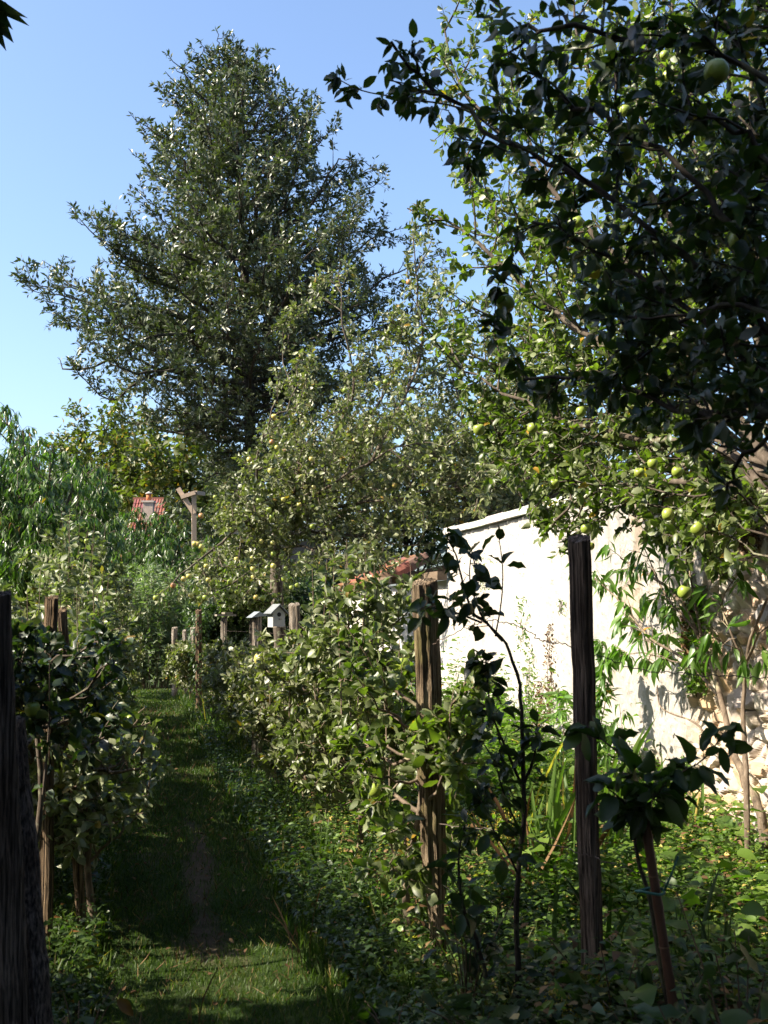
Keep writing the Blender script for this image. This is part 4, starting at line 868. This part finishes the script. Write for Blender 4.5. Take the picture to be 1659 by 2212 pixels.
# saplings -------------------------------------------------------------------
def stems(name, label, cat, base, limbs, spec, seed, T_, K, size, mat, bark, apples=(), group=None, **kw):
    P = Plant(seed)
    for pts, r, bare in limbs:
        Q = P.limb(pts, r, max(.002, r*.35), 7, 4, r*.15)
        if not bare: P.ramify(Q, spec)
    root = thing(name, label, cat, base, group); P.wood('stem', M[bark], root); P.leaves('foliage', T_, K, size, M[mat], root, **kw)
    for (px, py, f, r, k) in apples: hang_apple(root, at(px, py, f), r, k, P.rng)
    return root
b = gnd(1113, 4.65)+[0, 0, .03]
sp1 = [dict(gap=.038, len=.10, ang=60, up=.05, start=.12, r=.0025, curve=.1)]
stems('apple_sapling', 'dark crooked young apple in silhouette against the white wall', 'sapling', b,
      [([b]+T((1117, 1950, 4.6), (1132, 1750, 4.55), (1128, 1600, 4.5), (1122, 1480, 4.5), (1092, 1390, 4.5), (1052, 1345, 4.5)), .013, True),
       (T((1052, 1345, 4.5), (1020, 1320, 4.55), (1000, 1260, 4.6), (985, 1200, 4.6), (962, 1150, 4.6)), .007, False),
       (T((1040, 1345, 4.5), (975, 1320, 4.6), (930, 1310, 4.7), (905, 1330, 4.7)), .005, False),
       (T((1085, 1385, 4.5), (1040, 1330, 4.45), (1015, 1250, 4.4), (1020, 1180, 4.4)), .005, False),
       (T((1128, 1700, 4.55), (1085, 1600, 4.5), (1060, 1530, 4.5), (1050, 1440, 4.45), (1040, 1430, 4.4)), .006, False),
       (T((1130, 1700, 4.55), (1155, 1630, 4.5), (1160, 1560, 4.4)), .007, False),
       (T((1125, 1800, 4.55), (1090, 1720, 4.5), (1070, 1650, 4.45), (1040, 1600, 4.4)), .005, False),
       (T((1125, 1900, 4.55), (1090, 1830, 4.45), (1060, 1780, 4.4), (1030, 1700, 4.4)), .005, False),
       (T((1050, 2110, 4.5), (1030, 2030, 4.45), (1000, 1960, 4.4), (990, 1850, 4.4), (1010, 1760, 4.45)), .009, False)],
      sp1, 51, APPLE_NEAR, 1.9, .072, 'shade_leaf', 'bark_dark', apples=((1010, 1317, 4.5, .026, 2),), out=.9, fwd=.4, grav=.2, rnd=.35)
tw = Plant(52); Q = tw.limb(T((1070, 1375, 4.5), (1083, 1300, 4.5), (1086, 1230, 4.5), (1078, 1165, 4.5), (1072, 1150, 4.5)), .004, .0015, 5); tw.ramify(Q, [dict(gap=.058, len=.03, ang=75, up=.1, start=.2, r=.0015, curve=.0)])
root = thing('apple_shoot', 'single upright red shoot with evenly spaced dark leaves before the wall', 'shoot', at(1070, 1375, 4.5)); tw.wood('stem', M['twig'], root); tw.leaves('foliage', APPLE_NEAR, 1.1, .080, M['shade_leaf'], root, out=1.2, fwd=.2, grav=.15, rnd=.1, tmin=.6)
b = gnd(1452, 3.95)+[0, 0, .03]
stems('apple_sapling', 'staked young apple with long drooping leaves at the lower right', 'sapling', b,
      [([b]+T((1430, 2100, 3.9), (1405, 1950, 3.9), (1378, 1840, 3.9), (1383, 1775, 3.9)), .012, True), (T((1378, 1840, 3.9), (1366, 1790, 3.92)), .012, True),
       (T((1383, 1775, 3.9), (1372, 1700, 3.9), (1350, 1640, 3.95), (1290, 1590, 4), (1258, 1560, 4.05)), .006, False),
       (T((1383, 1775, 3.9), (1400, 1720, 3.9), (1450, 1680, 3.9), (1520, 1640, 3.9), (1570, 1575, 3.9)), .004, False),
       (T((1383, 1775, 3.9), (1375, 1690, 3.8), (1360, 1630, 3.75)), .005, False), (T((1383, 1775, 3.9), (1410, 1730, 3.8), (1440, 1690, 3.7)), .005, False),
       (T((1383, 1775, 3.9), (1420, 1740, 4), (1480, 1710, 4.1)), .005, False), (T((1383, 1775, 3.9), (1345, 1730, 3.8), (1310, 1700, 3.75)), .005, False)],
      [dict(gap=.034, len=.06, ang=65, up=.0, start=.12, r=.0022, curve=.0)], 53, APPLE_NEAR, 1.5, .092, 'weed_dark', 'bark_dark', out=.95, fwd=.4, grav=.25, rnd=.3, wid=.1)
# bamboo stake with tie
st = thing('bamboo_stake', 'reddish brown bamboo stake tied to the staked young apple', 'stake', gnd(1470, 3.85)); sb_ = np.array(st.location)
a = sb_; c = at(1391, 1757, 3.85); n = 40; t = np.linspace(0, 1, n)[:, None]; mb = MB()
pp = a*(1-t)+c*t; rr = np.full(n, .0165); rr[::9] = .018; mb.tube(pp, rr, 12)
M['cane'] = flat_mat('cane', (.085, .038, .022), (.05, .024, .016), 30, .45, .001, .4, (1, 1, .1)); adopt(mb.build('cane', M['cane'], None, True), st)
for k in (4, 13, 22, 31):
    mb = MB(); mb.tube([pp[k]-(c-a)*.002, pp[k]+(c-a)*.002], .0190, 12); adopt(mb.build('node_ring', flat_mat('node', (.16, .10, .06), (.12, .07, .04), 30)), st)
mb = MB(); q = at(1412, 1925, 3.83); th = np.linspace(0, 6.28, 18)
mb.tube([q+RV*(.048*math.cos(x)-.012)+FV*.035*math.sin(x)+UP*.005*math.sin(x*2) for x in th], .005, 6); mb.tube([q+RV*.035, at(1450, 1890, 3.8), at(1465, 1850, 3.78)], [.005, .004, .003], 6)
tag(mb.build('plant_tie', flat_mat('tie', (.05, .16, .13), (.03, .11, .09), 10, .5), None, True), 'green plastic tie looped round the bamboo stake and sapling', 'tie')

# wall fruit: two trained peach trees at the foot of the wall -----------------------
def wp(px, py, off): X = WX-off; return at(px, py, onwall(px, X))
b = wp(1648, 1600, .35); b[2] = 0
spp = [dict(gap=.13, len=.30, ang=40, up=.1, start=.25, r=.004, taper=.3, curve=-.1), dict(gap=.07, len=.10, ang=45, up=.0, start=.1, r=.002, curve=-.2)]
stems('peach_tree', 'wall-trained peach with a green mottled trunk, fanned before the bare stones', 'tree', b,
      [([b, wp(1646, 1800, .35), wp(1640, 1740, .35), wp(1590, 1640, .35), wp(1562, 1520, .3), wp(1530, 1420, .3)], .040, True),
       ([wp(1530, 1420, .3), wp(1470, 1300, .3), wp(1400, 1240, .35), wp(1340, 1205, .4)], .018, False),
       ([wp(1550, 1500, .3), wp(1480, 1425, .35), wp(1400, 1375, .4), wp(1330, 1290, .45), wp(1268, 1235, .5)], .013, False),
       ([wp(1530, 1440, .3), wp(1500, 1360, .4), wp(1440, 1290, .5), wp(1390, 1180, .5)], .012, False),
       ([wp(1520, 1400, .3), wp(1500, 1300, .3), wp(1480, 1200, .3), wp(1440, 1120, .3)], .010, False),
       ([wp(1560, 1640, .35), wp(1530, 1600, .4), wp(1500, 1560, .4), wp(1430, 1530, .35), wp(1420, 1480, .35)], .011, True),
       ([wp(1530, 1430, .3), wp(1460, 1430, .35), wp(1390, 1410, .4), wp(1330, 1420, .4)], .008, False)],
      spp, 61, PEACH_NEAR, 1.1, .13, 'peach_bright', 'bark_light', out=.6, fwd=.5, grav=.9, rnd=.3)
b2 = wp(1608, 1600, .6); b2[2] = 0
stems('peach_tree', 'second thin wall peach with forked stem at the right edge', 'tree', b2,
      [([b2, wp(1612, 1700, .6), wp(1606, 1560, .55), wp(1612, 1430, .5), wp(1640, 1330, .5), wp(1680, 1260, .5)], .020, True),
       ([wp(1612, 1430, .5), wp(1640, 1370, .6), wp(1680, 1340, .6)], .010, False), ([wp(1612, 1440, .5), wp(1580, 1370, .6), wp(1560, 1300, .6), wp(1600, 1230, .6)], .008, False),
       ([wp(1612, 1440, .5), wp(1590, 1380, .7), wp(1550, 1400, .7), wp(1520, 1400, .7)], .006, False)],
      spp, 62, PEACH_NEAR, 1.1, .13, 'peach_bright', 'bark_light', out=.6, fwd=.5, grav=1.0, rnd=.3)
# young peach seedlings against the white render
def bushlet(name, label, cat, pts, seed, T_, K, size, mat, r=.006, group=None, grav=.8, n_=None, spec=None):
    return stems(name, label, cat, pts[0]*np.array([1, 1, 0]), [([pts[0]*np.array([1, 1, 0])]+list(pts), r, False)], spec or [dict(gap=.09, len=.20, ang=45, up=.1, start=.25, r=.002, curve=-.2), dict(gap=.06, len=.07, ang=45, up=0, start=.1, r=.0015, curve=-.2)], seed, T_, K, size, mat, 'twig', group=group, out=.6, fwd=.5, grav=grav, rnd=.3)
GW = 'seedlings against the white wall'
bushlet('peach_seedling', 'bright green tuft of peach leaves glowing against the white wall right of the lone post', 'plant', [wp(1290, 1620, .4), wp(1305, 1530, .4), wp(1315, 1460, .4), wp(1310, 1400, .4)], 71, PEACH_NEAR, 3.6, .13, 'peach_bright', group=GW)
bushlet('peach_seedling', 'small drooping seedling low beside the lone dark post', 'plant', [wp(1330, 1650, .4), wp(1345, 1600, .4), wp(1338, 1520, .4)], 72, PEACH_NEAR, 2, .12, 'peach_bright', group=GW)
bushlet('peach_seedling', 'leafy green seedling left of the lone post under the wire', 'plant', [wp(1225, 1640, .35), wp(1215, 1560, .35), wp(1205, 1490, .35)], 73, PEACH_NEAR, 2.6, .13, 'peach_bright', group=GW)
bushlet('peach_seedling', 'bushy peach seedling glowing behind the crooked sapling', 'plant', [wp(1080, 1640, .4), wp(1075, 1560, .4), wp(1065, 1470, .4)], 74, PEACH_NEAR, 4, .14, 'peach_bright', group=GW)
bushlet('peach_seedling', 'yellow green seedling just right of the mossy post', 'plant', [wp(1010, 1620, .5), wp(1020, 1540, .5), wp(1015, 1480, .5)], 75, PEACH_NEAR, 3.4, .14, 'peach_bright', group=GW)
# wall-rooted clumps
def wallclump(label, px, y0, y1, w_, n, seed, mat='nettle', size=.03, name='wall_plant', T_=OVAL_FAR):
    rg = np.random.default_rng(seed); yy = y0+(y1-y0)*rg.random(n); xx = px+rg.normal(0, w_, n)*(1-.5*abs((yy-y0)/(y1-y0)-.5))
    pos = np.array([wp(a_, b_, .02+.05*rg.random()) for a_, b_ in zip(xx, yy)]); base = pos.mean(0)
    ax = nrm(rg.standard_normal((n, 3))*.6+np.array([-.6, 0, .2])); no = rg.standard_normal((n, 3))+np.array([-1, 0, .8])
    root = thing(name, label, 'plant', base, 'small plants rooted in the wall')
    adopt(leaf_obj('foliage', T_, pos, ax, no, size*(.6+.8*rg.random(n)), M[mat], None, rg), root)
    mb = MB(); q0 = wp(px, y1+6, .015)                       # wiry stems fanning from the root
    for k in range(9):
        e = pos[rg.integers(0, n)]; mb.tube(smooth_path([q0, (q0+e)/2+rg.normal(0, .02, 3)*[.4, 1, 1]-[.02, 0, 0], e], 4), [.003]*8+[.0015], 4)
    adopt(mb.build('stem', M['twig']), root); return root
wallclump('yellow green wall plant growing from the render below the coping', 1040, 1195, 1235, 12, 260, 81)
wallclump('thinner wall plant hanging below the one under the coping', 1048, 1240, 1275, 9, 160, 82)
wallclump('tiny tuft rooted in the render left of the lone post', 1215, 1295, 1330, 7, 90, 83)
wallclump('rusty dried creeper climbing the white wall left of the lone post', 1190, 1350, 1560, 6, 420, 84, 'dry', .035)
wallclump('broad rusty creeper lower on the wall by the seedlings', 1165, 1470, 1600, 8, 300, 85, 'dry', .04)
wallclump('thin green creeper on the white wall between the saplings', 1145, 1400, 1560, 8, 260, 86, 'nettle', .04)
wallclump('pale climbing stem with sparse leaves up the middle of the white wall', 1130, 1290, 1400, 11, 90, 87, 'peach_bright', .05)
wallclump('dry brown tendrils on the bare stones under the right rail', 1620, 1130, 1190, 14, 350, 88, 'dry', .04)
wallclump('leafy creeper with dried tails hanging down the crumbling edge of the render', 1505, 1270, 1500, 16, 650, 89, 'nettle', .05)
wallclump('rust coloured hanging creeper beside the leafy one on the render edge', 1487, 1230, 1420, 8, 300, 90, 'dry', .045)
wallclump('small fern-like tuft at the foot of the bare stones', 1480, 1640, 1780, 10, 260, 91, 'nettle', .05)

# ivy on the brown post
rg = np.random.default_rng(77); n = 420; z = 1.7*rg.random(n); p0 = gnd(431, 18.3); a_ = rg.random(n)*6.28
pos = np.stack([p0[0]+.09*np.cos(a_)*(1+rg.random(n)), p0[1]+.09*np.sin(a_), .3+z*.8], 1); 
o = leaf_obj('ivy', NETTLE_T, pos-p0, np.stack([np.cos(a_), np.sin(a_), -.5*np.ones(n)], 1), np.stack([np.cos(a_), np.sin(a_), .5*np.ones(n)], 1), .05*(.6+.8*rg.random(n)), M['weed_dark'], None, rg); o.location = p0
tag(o, 'dark ivy climbing the brown post at the right edge of the path', 'ivy')

# ------------------------------------------------------------------ ground cover
def in_view(x, y, m=160, lim=2500):
    X_, Y_, d = proj(np.stack([x, y, np.zeros_like(x)], -1)); return (X_ > -m) & (X_ < 1659+m) & (Y_ < lim) & (d > .5)
def scatter(n, x0, x1, y0, y1, seed, pw=1.6):
    rg = np.random.default_rng(seed); y = y0+(y1-y0)*rg.random(n)**pw; x = x0+(x1-x0)*rg.random(n); k = in_view(x, y); return x[k], y[k], rg
def herb(name, label, x, y, rg, hmin, hmax, pairs, size, mat, T_=NETTLE_T, stuff=True, dens=None, ccat=None):
    n = len(x); h = (hmin+(hmax-hmin)*rg.random(n)**1.3)*(.3+1.5*value_noise(x*1.3+31, y*1.3+17, 90, 3)); pos = []; ax = []; no = []; sz = []
    lean = rg.normal(0, .12, (n, 2))
    for k in range(pairs):
        t = (k+.6)/pairs; az = rg.random(n)*6.28
        for s_ in (0, math.pi):
            c = np.stack([x+lean[:, 0]*t*h*2, y+lean[:, 1]*t*h*2, hfield(x, y)+h*t], 1)
            dd = np.stack([np.cos(az+s_+k*1.57), np.sin(az+s_+k*1.57), .25-.3*rg.random(n)], 1)
            pos.append(c+dd*.01); ax.append(dd); no.append(UP+rg.standard_normal((n, 3))*.35); sz.append(size*(1.15-.5*t)*(.45+1.0*rg.random(n)))
    pos = np.concatenate(pos); o = leaf_obj(name, T_, pos, np.concatenate(ax), np.concatenate(no), np.concatenate(sz), M[mat], None, rg)
    return tag(o, label, ccat or 'ground cover', None, 'stuff' if stuff else None)
x, y, rg = scatter(2700, 1.9, 4.12, 3.0, 9.5, 1, 1.2); herb('nettle_patch', 'bright green nettles and mint at the foot of the wall', x, y, rg, .05, .30, 5, .075, 'nettle')
x, y, rg = scatter(2600, 1.9, 4.12, 8.5, 15, 2, 1.0); herb('weed_patch', 'mixed green weeds along the far foot of the wall', x, y, rg, .1, .6, 6, .085, 'nettle')
x, y, rg = scatter(3000, .95, 2.1, 2.4, 6.5, 3, 1.0); herb('low_weeds', 'low dark weeds under the right fruit row', x, y, rg, .04, .24, 4, .042, 'weed_dark')
x, y, rg = scatter(3200, .85, 1.9, 6, 20, 4, 1.3); herb('row_weeds', 'weeds below the trained bushes of the right row', x, y, rg, .05, .3, 4, .045, 'weed_dark')
x, y, rg = scatter(2600, -.95, -.15, 3.0, 18, 5, 1.5); herb('verge_weeds', 'weeds below the left fruit row', x, y, rg, .04, .26, 4, .045, 'weed_dark')
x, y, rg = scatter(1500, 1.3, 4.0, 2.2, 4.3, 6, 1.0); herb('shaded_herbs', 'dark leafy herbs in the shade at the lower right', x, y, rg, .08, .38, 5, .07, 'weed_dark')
x, y, rg = scatter(2500, -4.5, -.9, 6.0, 22, 61, 1.3); herb('border_weeds', 'weeds filling the garden beyond the left row', x, y, rg, .1, .6, 5, .07, 'weed_dark')
x, y, rg = scatter(1500, 1.2, 4.0, 3.4, 9.0, 62, 1.0); herb('yellow_weeds', 'yellowing weeds scattered below the wall', x, y, rg, .06, .30, 4, .05, 'iris')
x, y, rg = scatter(900, 2.0, 4.1, 8.2, 14.5, 63, 1.0); herb('tall_weeds', 'tall yellow green weeds before the white wall', x, y, rg, .35, 1.05, 10, .085, 'nettle', NETTLE_T)
x, y, rg = scatter(900, 1.4, 4.1, 4.6, 9, 64, 1.0); herb('small_herbs', 'fine leaved herbs among the nettles', x, y, rg, .12, .42, 12, .034, 'iris', NETTLE_T)
x, y, rg = scatter(260, 1.6, 4.1, 3.2, 9, 65, 1.0); herb('mallow_leaves', 'larger round leaves scattered through the nettles', x, y, rg, .15, .5, 3, .14, 'nettle', BRAMBLE_T)
x, y, rg = scatter(420, 1.3, 4.1, 3.0, 10, 66, 1.0); herb('withered_weeds', 'brown withered stems and leaves among the weeds', x, y, rg, .1, .5, 6, .05, 'dry', NETTLE_T)
# grass
def grass(name, label, n, x0, x1, y0, y1, seed, h, mat='grass', pw=2.2, wd=1.0, mask=None, lean=.35):
    x, y, rg = scatter(n, x0, x1, y0, y1, seed, pw)
    if mask is not None: k = mask(x, y, rg); x, y = x[k], y[k]
    n = len(x); far = 1+.05*np.maximum(0, y-5)
    ax = np.stack([rg.normal(0, lean, n), rg.normal(0, lean, n), np.ones(n)], 1); no = rg.standard_normal((n, 3))*[1, 1, .2]
    o = leaf_obj(name, BLADE_T[:2], np.stack([x, y, hfield(x, y)-.002], 1), ax, no, h*(.5+rg.random(n))*far, M[mat], None, rg, np.full(n, wd)*far); return tag(o, label, 'grass', None, 'stuff')
def worn(x, y, rg):
    return rg.random(len(x)) > dirt_mask(x, y)*.95
grass('path_grass', 'short green grass worn thin down the middle of the path', 150000, -.35, 1.15, 2.6, 25, 11, .030, mask=worn, wd=1.4)
grass('path_grass_tufts', 'longer grass tufts along the path edges', 16000, .8, 1.35, 2.6, 22, 12, .085)
grass('left_verge_grass', 'longer grass under the left row', 12000, -.7, -.1, 2.6, 22, 13, .085)
grass('dry_grass', 'dry straw coloured blades scattered on the path', 5000, -.3, 1.15, 2.6, 20, 14, .06, 'dry', lean=1.2, wd=.7)
grass('rough_grass', 'rough grass between the fruit row and the wall', 12000, 1.2, 4.1, 2.6, 10, 15, .16, 'grass', 1.2, wd=.7)
# fallen leaves
x, y, rg = scatter(900, -.8, 3.9, 2.6, 12, 16, 1.3); n = len(x)
tag(leaf_obj('fallen_leaves', APPLE_MID, np.stack([x, y, hfield(x, y)+.02+.02*rg.random(n)], 1), np.stack([rg.normal(size=n), rg.normal(size=n), rg.normal(0, .2, n)], 1), UP+rg.standard_normal((n, 3))*.4, (.028+.02*rg.random(n)), M['dry'], None, rg), 'brown fallen leaves on the path and under the bushes', 'leaf litter', None, 'stuff')
# strap-leaved clumps
def strap(label, px, py, n, h, seed, mat='iris', wd=.55, cat='plant', f=None, spread_=.10, lean=.6, name='iris_clump'):
    f = f or EYE*FPX/(py-HOR); b = at(px, py, f); b[2] = 0; rg = np.random.default_rng(seed)
    a_ = rg.random(n)*6.28; ax = np.stack([np.cos(a_)*lean*rg.random(n), np.sin(a_)*lean*rg.random(n), np.ones(n)], 1); no = np.stack([np.cos(a_), np.sin(a_), np.ones(n)*.3], 1)
    T_ = [leaf_template([(0, 0), (.03, .03), (.3, .036), (.6, .032), (.85, .018), (1, 0)], .4, d_) for d_ in (.1, .35, .7)]
    o = leaf_obj(name, T_, np.stack([rg.normal(0, spread_, n), rg.normal(0, spread_, n), np.zeros(n)], 1), ax, no, h*(.6+.6*rg.random(n)), M[mat], None, rg, np.full(n, wd)); o.location = b; return tag(o, label, cat, 'strap leaved clumps')
strap('arching iris leaves right behind the lone dark post', 1310, 1880, 26, .75, 1)
strap('green iris clump left of the lone dark post', 1200, 1900, 22, .7, 2)
strap('iris clump at the foot of the bare stones', 1455, 1830, 20, .55, 3)
strap('yellowed strap leaves sprawling left of the lone post', 1165, 1920, 10, .6, 4, 'dry', .8, lean=1.6)
strap('long arching grass tuft at the right edge of the path', 500, 1600, 36, .75, 5, 'iris', .30, lean=1.1, spread_=.15)
strap('grass clump further along the path edge', 470, 1570, 26, .6, 6, 'iris', .3, lean=1.1, spread_=.12)
strap('dark iris blades at the foot of the lone post', 1300, 2120, 12, .45, 7, 'weed_dark', .8)
strap('thin grass clump under the staked sapling', 1520, 2150, 20, .4, 8, 'weed_dark', .5, lean=1.0)
strap('tall dry seed stalks standing on the path edge', 640, 2060, 7, .30, 9, 'dry', .12, lean=.25, spread_=.03, name='seed_stalks')
strap('lone pair of dry stalks by the left verge', 430, 2200, 5, .22, 10, 'dry', .12, lean=.4, spread_=.03, name='seed_stalks')
# goldenrod and brambles, broad-leaved plants
def goldenrod(label, px, py, h, n, seed, f=None):
    f = f or EYE*FPX/(py-HOR); b = at(px, py, f); b[2] = 0; P = Plant(seed); rg = P.rng
    for k in range(n):
        e = b+np.array([rg.normal()*.10, rg.normal()*.10, h*(.7+.4*rg.random())]); Q = P.limb([b+rg.normal(0, .03, 3)*[1, 1, 0], (b+e)/2+UP*.02, e], .003, .0015, 5); P.a += list(Q[:-1]); P.b += list(Q[1:])
    root = thing('goldenrod', label, 'plant', b, 'goldenrod plants'); P.wood('stem', M['twig'], root); P.leaves('leaf_cluster', PEACH_NEAR, 4, .06, M['nettle'], root, out=.9, fwd=.4, grav=.1)
    m = len(P.a)//4; ti = [i for i in range(len(P.a)) if P.b[i][2] > b[2]+h*.62]; P.a = [P.a[i] for i in ti]; P.b = [P.b[i] for i in ti]
    P.leaves('blossom', OVAL_FAR, 26, .013, M['goldenrod'], root, out=.5, fwd=.4, grav=-.3, pos_jit=.014)
goldenrod('yellow goldenrod in the shade at the foot of the lone post', 1300, 2190, .32, 7, 1, 4.3)
goldenrod('yellow goldenrod among weeds between mossy post and sapling', 1085, 1790, .45, 9, 2, 6.8)
goldenrod('faint goldenrod spray behind the crooked sapling', 1190, 1760, .45, 7, 3, 7.2)
def broad(label, px, py, f, n, size, h, seed, mat='shade_leaf', T_=BRAMBLE_T, name='bramble', sp_=.16):
    b = at(px, py, f); b[2] = 0; P = Plant(seed); rg = P.rng
    for k in range(n):
        a_ = rg.random()*6.28; e = b+np.array([math.cos(a_)*sp_*(.3+rg.random()), math.sin(a_)*sp_*(.3+rg.random()), h*(.4+.6*rg.random())]); Q = P.limb([b, (b+e)/2+UP*.06, e], .004, .002, 5); P.a += list(Q[3:-1]); P.b += list(Q[4:])
    root = thing(name, label, 'plant', b, 'broad leaved plants in the foreground'); P.wood('stem', M['twig'], root); P.leaves('foliage', T_, .55, size, M[mat], root, out=.9, fwd=.5, grav=.25, rnd=.3)
broad('pleated bramble leaves low at the bottom centre', 1035, 2190, 4.1, 10, .10, .26, 1, 'weed_dark')
broad('bramble sprig at the bottom edge left of centre', 850, 2200, 4.1, 8, .10, .25, 2, 'weed_dark')
broad('tall dark broad-leaved plant at the right edge', 1600, 2000, 3.7, 16, .10, .75, 3, 'weed_dark', APPLE_NEAR, 'dogwood', .22)
broad('dark broad-leaved plant in the lower right corner', 1560, 2200, 3.3, 16, .11, .55, 4, 'weed_dark', APPLE_NEAR, 'dogwood', .25)
broad('spread leaves beside the bamboo stake', 1330, 2100, 4.2, 12, .09, .50, 5, 'weed_dark', APPLE_NEAR, 'dogwood', .2)
broad('dark leaves between mossy post and crooked sapling', 1010, 2110, 4.6, 12, .085, .55, 6, 'shade_leaf', APPLE_NEAR, 'dogwood', .16)
broad('sprawling plant in the shade below the big black post', 170, 2150, 4.0, 10, .07, .35, 7, 'weed_dark', APPLE_NEAR, 'dogwood', .15)
broad('low bushy plant between the lone post and bamboo stake', 1400, 2190, 3.9, 12, .09, .35, 8, 'weed_dark', BRAMBLE_T, 'bramble', .2)

# ------------------------------------------------------------------ the tall tree left of the camera whose crown shades the foreground
sb0 = np.array([-3.6, 2.6, 0.]); P = Plant(999)
SC = np.array([-3.5, 1.62, 5.1]); SH = np.array([2.1, 3.2, 4.5])
def shade_keep(p):
    q = (np.abs(p-SC)/SH)**4
    return q.sum() < 1 and p[0] < -.1175*p[1]-.5
P.keep = shade_keep
P.limb([sb0, sb0+UP*1.5, sb0+UP*4, sb0+UP*8], .22, .05, 10)
for k in range(96):
    uu = 1-2*(k+.5)/96; az = k*2.4; rr = math.sqrt(1-uu*uu)
    d_ = np.array([rr*math.cos(az), rr*math.sin(az), uu]); d_ = d_/(np.abs(d_)**4).sum()**.25
    e = SC+SH*d_*.95; s0 = sb0+UP*(1.2+5.5*P.rng.random())
    Q = P.limb([s0, (s0+e)/2+UP*.2, e], .05, .012, 5); P.ramify(Q, [dict(gap=.30, len=1.1, ang=50, up=.1, start=.25, r=.014, taper=.3, curve=.1), dict(gap=.2, len=.42, ang=55, up=.1, start=.1, r=.006, curve=.1)])
root = thing('walnut_tree', 'tall tree out of frame left, one leaf tip showing top left', 'tree', sb0)
P.keep = None; tw = P.limb([np.array([-1.75, 3.6, 4.0]), at(-120, -20, 4.4), at(-75, 0, 4.4), at(-52, 12, 4.4)], .008, .002, 4); P.a += [tw[-3], tw[-2]]*2; P.b += [tw[-2], tw[-1]]*2
P.wood('trunk', M['bark_dark'], root)
P.leaves('crown', OVAL_FAR, 5.5, .17, M['shade_leaf'], root, out=.9, fwd=.5, grav=.2, rnd=.4)

# second fruit bush row left of the left row, sized to shade the path
for k_, (y_, h_, lab) in enumerate(((6.5, 1.7, 'currant bush nearest the tall brown post, behind the left row'), (7.9, 1.75, 'rounded currant bush behind the pale shoots of the left row'), (9.6, 1.8, 'leafy currant bush behind the bent cap post'), (11.5, 1.8, 'currant bush in front of the peach tree'),
                                    (15.5, 1.8, 'currant bush beyond the peach tree'), (17.8, 1.8, 'currant bush deep in the left border'), (20.2, 1.8, 'farthest currant bush of the left border'), (22.4, 1.7, 'low bush beside the feathery bush'))):
    o = E(lab, -1.45 if k_ < 7 else -.6, y_, h_, 140+k_, 'apple_leaf', .075, 2.0, .5, 1.0, 5, 7, group='currant bushes of the left border', shoot_h=.15, gap=.12); o.name = 'currant_bush'
o = E('low bush added out of view to shade the left verge', -1.3, 4.75, .85, 151, 'weed_dark', .07, 2.0, .45, .6, 3, 5, group='currant bushes of the left border', shoot_h=.05); o.name = 'currant_bush'  # bush added out of view to keep sun off the left verge
# unseen copies of the tall tree, added around the view to block sky light
for k_, (x_, y_, sc_k, lab) in enumerate(((-2.6, -5.0, 1, 'added sky-blocking tree behind the camera on the left'), (2.8, -5.5, 1, 'added sky-blocking tree behind the camera on the right'), (6.6, -1.5, .9, 'added sky-blocking tree beyond the wall beside the camera'), (-7.6, -1.5, 1, 'added sky-blocking tree left of the camera'),
                                   (-10.5, 4, .8, 'nearest added sky-blocking tree far to the left'), (-10.8, 10, .8, 'middle added sky-blocking tree far to the left'), (-11, 17, .85, 'farthest added sky-blocking tree far to the left'), (9.5, 3.5, .8, 'added sky-blocking tree beyond the wall on the right'))):
    t_ = root.copy(); C.objects.link(t_); t_.location = (x_, y_, 0); t_.rotation_euler = (0, 0, 1.3*k_+.9); t_.scale = (sc_k,)*3; t_['group'] = 'unseen trees added to block sky light'; t_['label'] = lab
    for c_ in root.children: d_ = c_.copy(); C.objects.link(d_); d_.parent = t_
